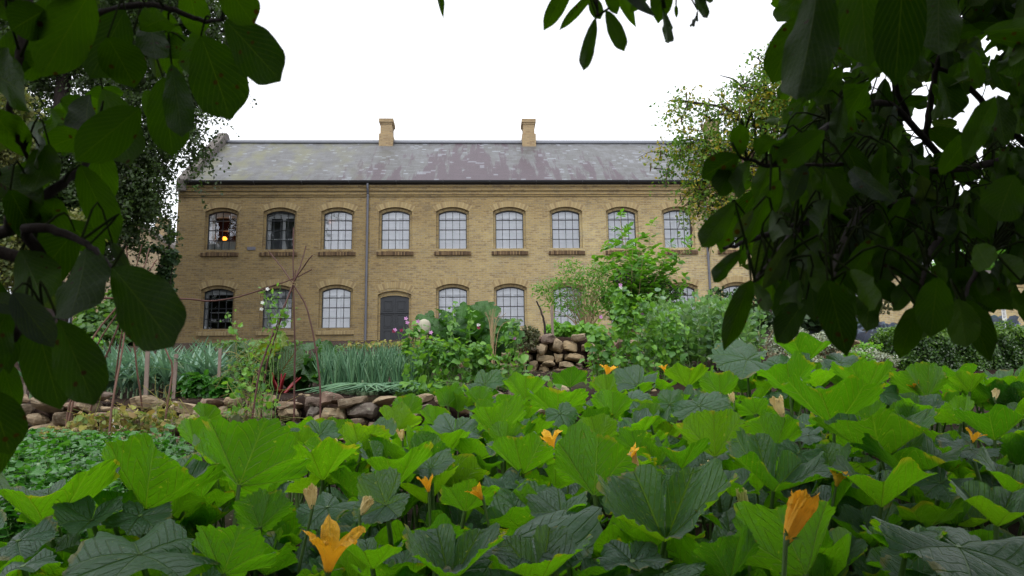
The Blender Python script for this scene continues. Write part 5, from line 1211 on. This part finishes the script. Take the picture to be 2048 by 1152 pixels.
for k, po in enumerate(plants):
    cen = CP[k]
    if fol[k].V: fol[k].build('foliage', M['squash'], po); fst[k].build('stem', M['squash_stem'], po)
    r = MB()
    for _ in range(4):
        a = RG.random() * 6.3; p = []; x, y = cen[0], cen[1]
        for i in range(9):
            p.append([x - cen[0], y - cen[1], float(zg(x, y)) - cen[2] + .02 + .02 * RG.random() + (.05 if i == 4 else 0)]); a += RG.normal() * .35; x += .11 * math.cos(a); y += .11 * math.sin(a)
        r.tube(curve(p, 26), np.linspace(.011, .005, 26), 7)
    r.build('runner', M['squash_stem'], po)
def trumpet(L, op, seed, twist=0., closed=0., cut=.5):
    r = np.random.default_rng(seed); na, nt_ = 60, 16; th = np.linspace(0, 2 * np.pi, na + 1); t = np.linspace(0, 1, nt_)
    ph = np.abs(((th * 5 / (2 * np.pi)) % 1) - .5) * 2            # 0 at petal middle, 1 between petals
    mx = 1 - cut * ph ** 1.3; per = 1 + .10 * np.sin((th * 5 / (2 * np.pi)).astype(int) * 2.3 + seed)
    T = t[:, None] * (mx * per)[None]
    rad = .055 + .16 * T ** .7 + op * T ** 2.2 * (1 + .15 * np.sin(th * 5 + 1)[None]) - closed * np.maximum(T - .45, 0) * .42 + .015 * np.sin(th * 15 + seed)[None] * T
    rad = np.maximum(rad, .02) * (1 - .10 * np.cos(ph * np.pi)[None] * (closed > 0))
    A_ = th[None] + twist * T; z = T - op * .55 * np.maximum(T - .55, 0) ** 1.4 * 2.2
    rad = rad + .028 * np.sin(th * 13 + seed)[None] * T ** 2 + .018 * r.normal(size=rad.shape) * T ** 2
    z = z + .035 * r.normal(size=z.shape) * (T > .6) * (1 if op > .2 or closed else .5)
    V = np.stack([rad * np.cos(A_), rad * np.sin(A_), z], -1).reshape(-1, 3) * L; n = na + 1
    i = np.arange(nt_ - 1)[:, None] * n; j = np.arange(na)[None]; Fq = np.stack([i + j, i + j + 1, i + n + j + 1, i + n + j], -1).reshape(-1, 4)
    A = np.zeros((len(V), 4)); A[:, 0] = T.ravel() * .999; A[:, 1] = np.repeat(ph[None], nt_, 0).ravel(); A[:, 2] = .5; return V, Fq[:, ::-1], A
FL = [(656, 1146, 672, 1050, 1.75, 'open', .52, 1.0), (624, 1018, 620, 974, 0, 'wilt', 0, 1), (721, 1030, 740, 996, 0, 'wilt', 0, 1), (805, 882, 801, 862, 0, 'wilt', 0, 1), (680, 900, 670, 886, 0, 'wilt', 0, 1),
      (1106, 900, 1097, 866, 0, 'open', .5, 1), (1268, 942, 1246, 905, 0, 'open', .55, 1), (1276, 944, 1262, 912, 0, 'wilt', 0, 1.), (1574, 1084, 1612, 985, 1.62, 'closed', 0, 1), (1657, 862, 1656, 840, 0, 'open', .9, 1),
      (1566, 834, 1552, 800, 0, 'wilt', 0, 1), (1424, 955, 1413, 933, 0, 'wilt', 0, 1), (1494, 1032, 1482, 984, 0, 'bud', 0, 1), (1468, 806, 1464, 794, 0, 'wilt', 0, 1), (1214, 752, 1217, 732, 6.2, 'open', .6, 1),
      (1838, 784, 1824, 766, 0, 'open', .3, 1), (1944, 886, 1946, 868, 0, 'open', .5, 1), (966, 1000, 956, 984, 0, 'open', .3, 1), (1137, 916, 1127, 900, 0, 'open', .2, 1), (1456, 778, 1449, 764, 0, 'open', .3, 1),
      (1672, 974, 1672, 960, 0, 'open', .4, 1), (1990, 800, 1990, 792, 0, 'wilt', 0, 1), (858, 985, 856, 970, 0, 'open', .25, 1), (1330, 744, 1326, 732, 6.6, 'open', .4, 1)]
for i, (bx, by, tx, ty, d, kind, op, _) in enumerate(FL):
    if not d: d = solve_d(bx, by, .44 if by < 1100 else .36, 1.5, 7) - (.30 if by > 960 else .18)
    B0 = at(bx, by, d); T0 = at(tx, ty, d + .01); L = np.linalg.norm(T0 - B0); k = int(np.argmin(((PP - [bx, by]) ** 2).sum(1))); po = plants[k]; cen = np.array(po.location)
    L = max(L, .05) * (1.0 if by > 1000 else 1.15); Z = nrm(T0 - B0 + np.array([0, -.25 * L if kind == 'open' else -.05 * L, 0])); X = nrm(np.cross([0, 1, .3], Z)); Y = np.cross(Z, X); FR = np.stack([X, Y, Z], -1)[None]
    if kind == 'open': v = trumpet(L * 1.15, op, i, 0, 0, .52)
    elif kind == 'closed': v = trumpet(L * 1.02, .06, i, .6, .14, .22)
    elif kind == 'wilt': v = trumpet(L * 1.05, .08, i, .9, .35, .15)
    else: v = trumpet(L * 1.05, 0, i, .8, .42, .1)
    if kind in ('wilt', 'bud'): v = (v[0] * [1.35, 1.35, 1], v[1], v[2])
    if kind == 'closed': v = (v[0] * [1.12, 1.12, 1], v[1], v[2])
    mb = MB(); inst(mb, v, (B0 - cen)[None], FR, np.array([1.])); fo = mb.build('flower', M[{'open': 'petal', 'closed': 'petal', 'wilt': 'petal_old', 'bud': 'petal_bud'}[kind]], po)
    cal = MB(); q = 5; a = np.arange(q) * 2 * np.pi / q; Xc = (FR[0] @ np.stack([np.cos(a) * .8, np.sin(a) * .8, np.ones(q) * (.8 if kind != 'open' else .5)])).T
    inst(cal, LANC, np.repeat((B0 - cen)[None], q, 0), frames(Xc, np.repeat([Z], q, 0)), np.array([[L * .36, L * .22, L * .36]] * q)); cal.tube([B0 - cen - Z * L * .06, B0 - cen + Z * L * .05], [L * .06, L * .085], 8); cal.build('calyx', M['squash_stem'], fo)
    st_ = MB(); g = np.array([B0[0] + RG.normal() * .03, B0[1] + .05, 0]); g[2] = float(zg(g[0], g[1])); st_.tube(curve([g - cen, (g + B0) / 2 - cen + [RG.normal() * .02, .0, 0], B0 - cen - Z * L * .08, B0 - cen], 16), np.linspace(.006, .0042, 16), 7); st_.build('flower_stalk', M['squash_stem'], fo)
# ------------------------------------------------------------------ trees behind
def tree(name, label, base, r0, limbs, blobs, nspray, per, leaf, mat, droop, spr, lproto=DIA, pods=0):
    b = np.array(base, float); o = thing(name, b, label, 'tree'); t = MB()
    for pth, ra, rb in limbs:
        c = curve([np.array(p) - b if len(p) == 3 else p for p in pth], 26); t.tube(c, np.linspace(ra, rb, 26), 8)
    t.build('trunk', M['bark'], o)
    P, v = at_blobs(blobs, nspray, .8); P = P - b
    # sprays: twigs that arch out of the crown and hang down, leaves set along them
    n = nspray; L = spr * (.5 + RG.random(n)); D0 = nrm(v * [1, .8, .4] + RG.normal(size=(n, 3)) * .35)
    tt = RG.random((n, per)); pos = P[:, None] + (D0 * L[:, None])[:, None] * tt[..., None]; pos[..., 2] -= droop * L[:, None] * tt ** 2
    pos = pos + RG.normal(size=pos.shape) * leaf * .7; pos = pos.reshape(-1, 3); q = len(pos)
    rn = np.clip(np.repeat(RG.random(n), per) * .75 + RG.random(q) * .3, 0, 1)
    N = nrm(RG.normal(size=(q, 3)) * .8 + [0, -.2, .7]); X = randdirs(q, -droop); f = MB()
    inst(f, lproto, pos, frames(X - N * (X * N).sum(1)[:, None] * .8, N), leaf * (1 + .3 * RG.normal(size=q)).clip(.5, 1.7), rnd=rn); f.build('crown', M[mat], o)
    tw = MB()
    for i in RG.choice(n, min(n, 260), replace=False):
        e = P[i] + D0[i] * L[i]; e[2] -= droop * L[i]; tw.tube(curve([P[i] - D0[i] * .5, P[i], P[i] + D0[i] * L[i] * .5 - [0, 0, droop * L[i] * .25], e], 7), np.linspace(.018, .004, 7), 4)
    tw.build('twigs', M['bark'], o)
    if pods:
        pm = MB(); i = RG.choice(q, pods); inst(pm, LANC, pos[i] - [0, 0, .1], frames(np.tile([0, .05, -1.], (pods, 1)), randdirs(pods)), np.array([[.28, .2, .28]] * pods)); pm.build('seed_pods', M['podbrown'], o)['kind'] = 'stuff'
    return o
D = 24.0
g = gpt(95, D); c = lambda x, y, d=D: tuple(at(x, y, d))
limbs = [([tuple(g), c(100, 600), c(110, 450), c(120, 250), c(140, 0), c(150, -250)], .42, .14), ([c(112, 440), c(180, 330), c(280, 260), c(400, 240)], .16, .03), ([c(118, 300), c(220, 180), c(330, 80), c(470, 60)], .16, .03),
         ([c(112, 480), c(180, 430), c(250, 400), c(330, 380)], .12, .02), ([c(110, 400), c(60, 300), c(0, 220)], .14, .03), ([c(140, 100), c(230, 0), c(330, -120)], .13, .03), ([c(104, 520), c(50, 480), c(-20, 450)], .1, .02)]
tree('beech_tree', 'big dark drooping tree hanging over the left gable of the brick house', g, .4, limbs,
     [(60, 60, 130, 130, D), (240, 40, 130, 120, D), (380, 30, 70, 70, D), (430, 100, 45, 45, D), (385, 150, 38, 60, D), (285, 190, 100, 100, D), (340, 235, 40, 35, D), (385, 275, 24, 16, D), (400, 300, 14, 20, D),
      (270, 310, 70, 50, D), (235, 390, 70, 60, D), (285, 400, 26, 30, D), (130, 330, 130, 100, D), (60, 460, 110, 80, D), (190, 470, 65, 45, D), (-60, 300, 150, 300, D + 2), (200, -120, 260, 120, D)],
     5200, 50, .115, 'beech', .8, .85)
g2 = gpt(-40, 19.0); c = lambda x, y, d=19.0: tuple(at(x, y, d))
tree('linden_tree', 'lighter yellow-green tree showing between the walnut leaves at the left edge', g2, .3, [([tuple(g2), c(-40, 500), c(-30, 300), c(-20, 150)], .3, .08), ([c(-36, 420), c(0, 300), c(30, 220)], .1, .02)],
     [(15, 215, 45, 50, 19), (30, 280, 34, 30, 19), (-40, 250, 70, 90, 19), (60, 470, 60, 34, 19), (110, 440, 50, 24, 19), (20, 520, 60, 50, 19)], 520, 24, .10, 'linden', .5, .5, OVAL)
DY = 21.0
g3 = gpt(1545, DY); c = lambda x, y, d=DY: tuple(at(x, y, d))
limbs = [([tuple(g3), c(1545, 560), c(1540, 400), c(1530, 250), c(1530, 120)], .2, .04), ([c(1542, 430), c(1480, 330), c(1400, 280), c(1330, 290)], .08, .012), ([c(1538, 340), c(1470, 230), c(1390, 205), c(1340, 200)], .07, .01), ([c(1540, 450), c(1460, 400), c(1400, 390), c(1370, 410)], .06, .01), ([c(1532, 260), c(1480, 170), c(1440, 150)], .05, .01), ([c(1540, 380), c(1600, 250), c(1650, 180)], .08, .02)]
tree('ash_tree', 'airy tree with yellowing feathery leaves in front of the right end of the slate roof', g3, .2, limbs,
     [(1530, 125, 28, 26, DY), (1505, 180, 38, 40, DY), (1545, 200, 45, 60, DY), (1500, 240, 50, 40, DY), (1440, 215, 42, 26, DY), (1380, 205, 24, 18, DY), (1350, 225, 14, 22, DY), (1385, 285, 48, 24, DY), (1335, 310, 26, 24, DY), (1420, 320, 50, 36, DY), (1400, 370, 28, 30, DY), (1388, 405, 18, 16, DY), (1480, 300, 60, 50, DY), (1450, 400, 60, 60, DY), (1560, 330, 70, 80, DY), (1600, 220, 60, 80, DY), (1330, 345, 10, 14, DY)],
     1500, 15, .095, 'yellowtree', .55, .55, LANC if False else DIA, 260)
g4 = gpt(1985, 48.0); c = lambda x, y, d=48.: tuple(at(x, y, d))
tree('maple_tree', 'pale green tree rising behind the garden wall at the right edge', g4, .2, [([tuple(g4), c(1985, 540), c(1990, 480)], .25, .1)], [(1960, 525, 45, 24, 48), (2020, 515, 50, 30, 48), (1900, 545, 40, 14, 48), (2040, 500, 40, 30, 48)], 900, 26, .2, 'elder', .2, .7)

# ------------------------------------------------------------------ walnut trees close to the camera
def wleaves(mb, P0, P1, Wd, top=False, roll=0.):
    """one walnut leaflet from its base point to its tip, facing the viewer with the underside unless top"""
    X = P1 - P0; L = np.linalg.norm(X); view = nrm(P0 - EYE); N = view + np.array([0, 0, .25]) + RG.normal(size=3) * (.08 if roll == 0 else .2) + roll * np.cross(view, nrm(X))
    if top: N = -view + RG.normal(size=3) * .2
    pr = WAL[int(RG.integers(2 if roll == 0 else len(WAL)))]; inst(mb, pr, P0[None], frames(nrm(X)[None], nrm(N)[None]), np.array([[L, Wd, L]]))
def mkwalnut(label, base, limbs, hero, fillfn, canopy):
    b = np.array(base, float); o = thing('walnut_tree', b, label, 'tree'); t = MB()
    for pth, ra, rb in limbs[:1]: t.tube(curve([np.array(p) for p in pth], 30) - b, np.linspace(ra, rb, 30), 12)
    t.build('trunk', M['bark'], o)
    allp = []
    for pth, ra, rb in limbs[1:]:
        c = curve([np.array(p) for p in pth], 30); c[1:-1] += RG.normal(size=(28, 3)) * ra * .12; allp.append(c); m = MB(); m.tube(c - b, np.linspace(ra, rb, 30), 8); m.build('branch', M['bark'], o)
    BP = np.concatenate(allp); f = MB(); s = MB(); rach = []
    for h in hero:
        bx, by, tx, ty, w, d = h[:6]; top = len(h) > 6 and h[6]; P0 = at(bx, by, d); P1 = at(tx, ty, d * (1 + RG.normal() * .06)); wleaves(f, P0, P1, w * d / F * (1.08 if bx < 600 else .92), top)
        rach.append(P0)
    for (P0, P1, w) in fillfn(): wleaves(f, P0, P1, w, RG.random() < .12, RG.normal() * .5); rach.append(P0)
    for P0 in rach:
        dd = np.linalg.norm(BP - P0, axis=1); i = int(np.argmin(dd + RG.random(len(dd)) * .05)); Q = BP[i]
        if dd[i] < .12: mid = (P0 + Q) / 2 + RG.normal(size=3) * .012 + [0, 0, .03]; s.tube(curve([Q, mid, P0], 7), np.linspace(.0018, .0012, 7), 4)
    f.V = [v - b for v in f.V]; s.V = [v - b for v in s.V]
    f.build('foliage', M['walnut'], o); s.build('stem', M['walnut_stem'], o)
    if len(canopy):
        m = MB(); n = len(canopy); inst(m, OVAL, canopy - b, frames(randdirs(n, -.6), randdirs(n, 1.)), .15 * (1 + .3 * RG.normal(size=n)).clip(.5, 1.5)); m.build('crown', M['canopy'], o)  # out-of-frame crown leaves, added to shade the foreground
def shade_crown_pts(n, cx, cy, cz, rx, ry, rz):
    v = nrm(RG.normal(size=(n * 4, 3))) * RG.random((n * 4, 1)) ** .4; P = v * [rx, ry, rz] + [cx, cy, cz]
    x, y, z = proj(P); fr = (z > 0) & (x > -80) & (x < 2128) & (y > -90) & (y < 1300); P = P[~fr & (P[:, 2] > 1.1) & ((P[:, 2] > 1.75) | (P[:, 1] < -.6))]; return P[:n]
pa = lambda x, y, d: at(x, y, d)
# left tree
HL = [(450, 40, 573, 168, 98, .85), (402, 72, 468, 243, 118, .9), (440, -45, 512, 50, 78, .8), (343, 128, 370, 292, 56, .95), (402, 55, 378, 162, 55, 1.0), (205, 178, 274, 342, 82, 1.0), (190, 282, 214, 408, 60, 1.05), (196, 258, 92, 292, 58, 1.0),
      (225, 535, 368, 704, 118, .80), (172, 496, 157, 664, 98, .85), (150, 462, 58, 572, 82, .9), (40, 500, 108, 625, 95, .9), (70, 640, 122, 818, 92, .85), (118, 640, 198, 818, 90, .82), (-10, 560, 18, 735, 62, .85), (-20, 780, 20, 905, 85, .8), (0, 715, 30, 805, 44, .9),
      (25, 585, 105, 688, 58, .78, True), (225, 486, 258, 545, 22, .9, True), (-30, 600, 45, 612, 40, .8, True), (250, 20, 175, 165, 90, .9), (215, 75, 270, 165, 90, .85), (300, 30, 310, 135, 60, .95), (330, 20, 350, 150, 60, 1.0), (375, -30, 400, 70, 60, .95),
      (160, 330, 232, 480, 66, .95), (110, 395, 96, 505, 66, .95), (60, 400, 120, 450, 55, 1.0), (20, 380, 70, 480, 60, .9), (-20, 220, 45, 290, 70, .85), (100, 330, 20, 380, 66, .95), (90, 120, 30, 140, 60, .9), (130, 440, 200, 500, 60, 1.0), (55, 250, 110, 330, 60, 1.05), (120, 200, 190, 230, 50, 1.),
      (10, 150, 60, 60, 70, .9), (60, 60, 130, 10, 66, .95), (90, 20, 20, 60, 80, .8), (150, 30, 215, 120, 66, 1.), (280, 60, 350, 20, 60, .9), (185, 250, 130, 215, 44, 1.1), (180, 190, 150, 300, 60, .95), (290, 180, 330, 250, 46, 1.1), (390, 100, 300, 80, 55, 1.05)]
def fill_left():
    out = []
    for _ in range(40):
        x = RG.uniform(-200, 330); y = RG.uniform(-160, 380 - max(x, 0) * .55); d = RG.uniform(.75, 1.7); a = RG.normal() * .9 + math.pi / 2; L = RG.uniform(.07, .12); P0 = at(x, y, d)
        out.append((P0, P0 + L * np.array([math.cos(a), RG.normal() * .4, -abs(math.sin(a))]), L * RG.uniform(.45, .6)))
    for _ in range(10):
        x = RG.uniform(-160, 60); y = RG.uniform(380, 860); d = RG.uniform(.75, 1.2); a = RG.normal() * .6 + math.pi / 2; L = RG.uniform(.07, .11); P0 = at(x, y, d)
        out.append((P0, P0 + L * np.array([math.cos(a), RG.normal() * .3, -abs(math.sin(a))]), L * .5))
    return out
LL = [([(-2.9, -.2, -.3), (-2.8, -.1, 1.0), (-2.6, .0, 2.4), (-2.4, .1, 4.2), (-2.3, .1, 5.6)], .24, .06),
      ([(-2.65, 0, 2.2), (-1.6, .5, 2.0), pa(-200, -60, 1.0), pa(60, -40, .95), pa(180, 30, .95), pa(230, 78, .95), pa(278, 100, .98)], .013, .003),
      ([pa(180, 30, .95), pa(300, 10, .9), pa(400, 40, .9), pa(445, 40, .87)], .005, .002), ([(-2.7, 0, 1.8), (-1.4, .6, 1.5), pa(-150, 440, 1.0), pa(40, 405, .95), pa(100, 385, .95), pa(165, 335, .98), pa(195, 270, 1.)], .013, .003),
      ([(-1.6, .55, 1.55), pa(-120, 470, .9), pa(60, 455, .88), pa(160, 480, .86), pa(226, 535, .82)], .010, .002), ([(-1.4, .6, 1.5), pa(-120, 620, .85), pa(-10, 600, .84), pa(110, 640, .84)], .012, .002), ([pa(60, -40, .95), pa(40, 100, .9), pa(20, 230, .9), pa(60, 330, .95)], .007, .002)]
mkwalnut('walnut tree whose spotted dark leaves hang in close from the left edge', (-2.9, -.2, -.3), LL, HL, fill_left, shade_crown_pts(6500, -1.9, -1.6, 3.0, 3.2, 3.0, 2.4))
# right tree and the spray hanging in at the top
HR = [(1640, -60, 1600, 258, 118, .72), (1600, 30, 1542, 168, 84, .85), (1810, -90, 1790, 168, 120, .75), (1720, -80, 1730, 150, 110, .9), (1880, -60, 1870, 140, 100, .9), (1480, 311, 1478, 245, 44, .9), (1515, 312, 1562, 244, 58, .9), (1478, 312, 1402, 352, 62, .88), (1476, 316, 1424, 400, 52, .9), (1500, 322, 1456, 402, 46, .92),
      (1545, 335, 1590, 268, 58, .95), (1650, 262, 1548, 335, 66, .8), (1470, 405, 1392, 505, 52, .85), (1485, 500, 1412, 571, 34, .95), (1506, 420, 1466, 478, 26, .9, True), (1502, 560, 1452, 682, 52, .85), (1506, 566, 1548, 630, 34, .95), (1612, 598, 1544, 692, 58, .9),
      (1585, 470, 1530, 582, 42, .85, True), (1655, 560, 1690, 695, 78, .8), (1700, 540, 1771, 626, 52, .85), (1680, 570, 1644, 682, 40, .9), (1836, 612, 1802, 706, 58, .95), (1842, 540, 1776, 628, 42, 1.0), (1915, 598, 1938, 700, 68, .9), (1930, 602, 1975, 694, 66, .92), (1875, 555, 1862, 668, 78, .85),
      (1955, 535, 1984, 602, 34, 1.0), (1960, 545, 1978, 598, 40, 1.05), (2005, 520, 1985, 572, 34, 1.0), (1860, 540, 1905, 555, 40, 1.), (1745, 480, 1700, 550, 44, .9), (1800, 520, 1808, 490, 40, 1.05), (1930, 560, 1984, 614, 30, 1.05), (2040, 560, 2020, 520, 50, .95),
      (1540, 380, 1500, 470, 44, .9), (1560, 360, 1520, 440, 50, 1.0), (1610, 330, 1585, 400, 40, .9, True), (1660, 400, 1610, 470, 50, .85), (1700, 340, 1760, 390, 44, .9, True), (1640, 480, 1600, 560, 46, .95), (1530, 500, 1565, 560, 40, 1.), (1470, 430, 1440, 505, 40, 1.), (1545, 420, 1575, 500, 46, .9),
      (1950, 490, 1985, 540, 60, .8), (1930, 320, 1980, 200, 60, .8), (1880, 350, 1945, 260, 50, .9), (2030, 350, 1985, 450, 90, .75), (1620, 500, 1650, 600, 40, .9), (1600, 560, 1570, 640, 44, .9), (1760, 560, 1790, 600, 40, 1.)]
HT = [(1150, -50, 1087, 60, 42, .9), (1200, -28, 1115, 62, 24, .92), (1192, 34, 1162, 154, 32, .9), (1212, 20, 1252, 107, 38, .9), (1178, -10, 1204, 40, 34, .95), (1305, -25, 1258, 26, 24, .95), (1330, -55, 1318, 34, 58, .9), (1326, 20, 1345, 105, 24, .9), (1380, -30, 1424, 46, 26, .95), (1395, 20, 1382, 67, 12, 1.), (1235, -25, 1262, 36, 28, 1.), (1210, -30, 1235, 30, 30, .95), (1352, 10, 1353, 32, 10, 1.), (870, -40, 884, 4, 22, 1.), (1250, -30, 1280, 12, 30, .95), (1400, -20, 1432, 5, 22, 1.)]
GAPS = [(1690, 148, 9), (1745, 168, 10), (1772, 180, 7), (1785, 146, 6), (1845, 172, 16), (1862, 165, 10), (1912, 38, 7), (1978, 90, 9), (1966, 105, 6), (1962, 195, 24), (1940, 235, 24), (1930, 250, 16), (2030, 285, 12), (1838, 292, 11), (1860, 298, 8), (1890, 300, 9), (1925, 292, 12), (1968, 305, 10), (1878, 345, 8), (1880, 362, 7), (1935, 372, 9), (1955, 358, 8), (2012, 190, 7), (1980, 120, 5), (1860, 245, 10), (1965, 515, 14), (1922, 505, 7), (1852, 518, 7), (1830, 430, 6), (1990, 500, 12), (1805, 372, 4), (1812, 250, 6)]
def fill_right():
    out = []; G = np.array(GAPS, float); n = 0
    while n < 2500:
        x = RG.uniform(1480, 2250); y = RG.uniform(-180, 620); d = RG.uniform(1.5, 3.4)
        if x < 1600 and y < 250: continue
        if x < 1560 and not (330 < y < 520): continue
        if y > 500 - abs(x - 1700) * .10 : continue
        if 1740 < x < 1840 and y > 430: continue
        L = RG.uniform(.07, .12); a = RG.normal() * .8 + math.pi / 2; P0 = at(x, y, d); v = L * np.array([math.cos(a), RG.normal() * .4, -abs(math.sin(a))]); mid = proj(P0 + v * .5); rr = L * .26 * F / d
        if (np.hypot(G[:, 0] - mid[0], G[:, 1] - mid[1]) < G[:, 2] + rr).any() and RG.random() < .97: continue
        out.append((P0, P0 + v, L * RG.uniform(.36, .52))); n += 1
    n = 0
    while n < 330:
        x = RG.uniform(1540, 2120); y = RG.uniform(60, 560); d = RG.uniform(1.0, 1.5)
        if x < 1640 and y < 280: continue
        L = RG.uniform(.055, .085); a = RG.normal() * .5 + math.pi / 2; P0 = at(x, y, d); v = L * np.array([math.cos(a), RG.normal() * .3, -abs(math.sin(a))]); mid = proj(P0 + v * .5); rr = L * .3 * F / d
        if (np.hypot(G[:, 0] - mid[0], G[:, 1] - mid[1]) < G[:, 2] + rr).any(): continue
        out.append((P0, P0 + v, L * RG.uniform(.36, .48))); n += 1
    return out
RL = [([(3.3, .1, -.3), (3.2, .2, 1.0), (3.0, .4, 2.2), (2.8, .5, 3.8), (2.6, .6, 5.4)], .26, .07),
      ([(3.05, .35, 2.0), (2.4, 1.0, 1.9), pa(2250, 520, 2.0), pa(1990, 400, 1.9), pa(1860, 290, 1.8), pa(1800, 200, 1.7), pa(1780, 60, 1.6), pa(1790, -80, 1.5)], .013, .004),
      ([pa(2200, 420, 2.0), pa(2020, 260, 1.9), pa(1920, 160, 1.85), pa(1850, 120, 1.8), pa(1790, 60, 1.7)], .010, .003), ([pa(1860, 290, 1.8), pa(1780, 210, 1.6), pa(1700, 225, 1.4), pa(1640, 262, 1.0), pa(1560, 330, .95), pa(1478, 313, .92)], .008, .002),
      ([pa(1990, 400, 1.9), pa(1850, 400, 1.6), pa(1720, 420, 1.3), pa(1600, 450, 1.1), pa(1500, 480, 1.0), pa(1448, 497, .95)], .009, .002), ([pa(1850, 290, 1.8), pa(1870, 150, 1.7), pa(1900, 60, 1.6)], .009, .004),
      ([pa(2250, 520, 2.0), pa(2050, 480, 1.5), pa(1900, 470, 1.2), pa(1850, 540, 1.0), pa(1842, 612, .98)], .008, .002), ([pa(1720, 420, 1.3), pa(1680, 500, 1.0), pa(1665, 560, .9)], .007, .002), ([pa(2050, 480, 1.5), pa(1980, 500, 1.1), pa(1925, 600, .93)], .008, .002),
      ([pa(1600, 450, 1.1), pa(1560, 500, .95), pa(1510, 562, .88)], .006, .002), ([pa(2100, 300, 1.5), pa(1900, 340, 1.4), pa(1800, 330, 1.3), pa(1700, 330, 1.1), pa(1600, 330, 1.)], .008, .002),
      ([(2.8, .5, 3.6), (1.8, .6, 2.6), pa(1550, -200, 1.0), pa(1400, -90, .95), pa(1300, -60, .93), pa(1190, -40, .92), pa(1000, -60, .95)], .03, .003), ([pa(1550, -200, 1.0), pa(1650, -120, .8), pa(1800, -120, .8)], .008, .003), ([pa(1190, -40, .92), pa(1195, 32, .9)], .003, .0015), ([pa(1300, -60, .93), pa(1330, 15, .9)], .003, .0015)]
mkwalnut('walnut tree whose dense dark crown fills the right side and top of the view', (3.3, .1, -.3), RL, HR + HT, fill_right, shade_crown_pts(11000, 2.1, -1.4, 3.0, 3.4, 3.2, 2.4))
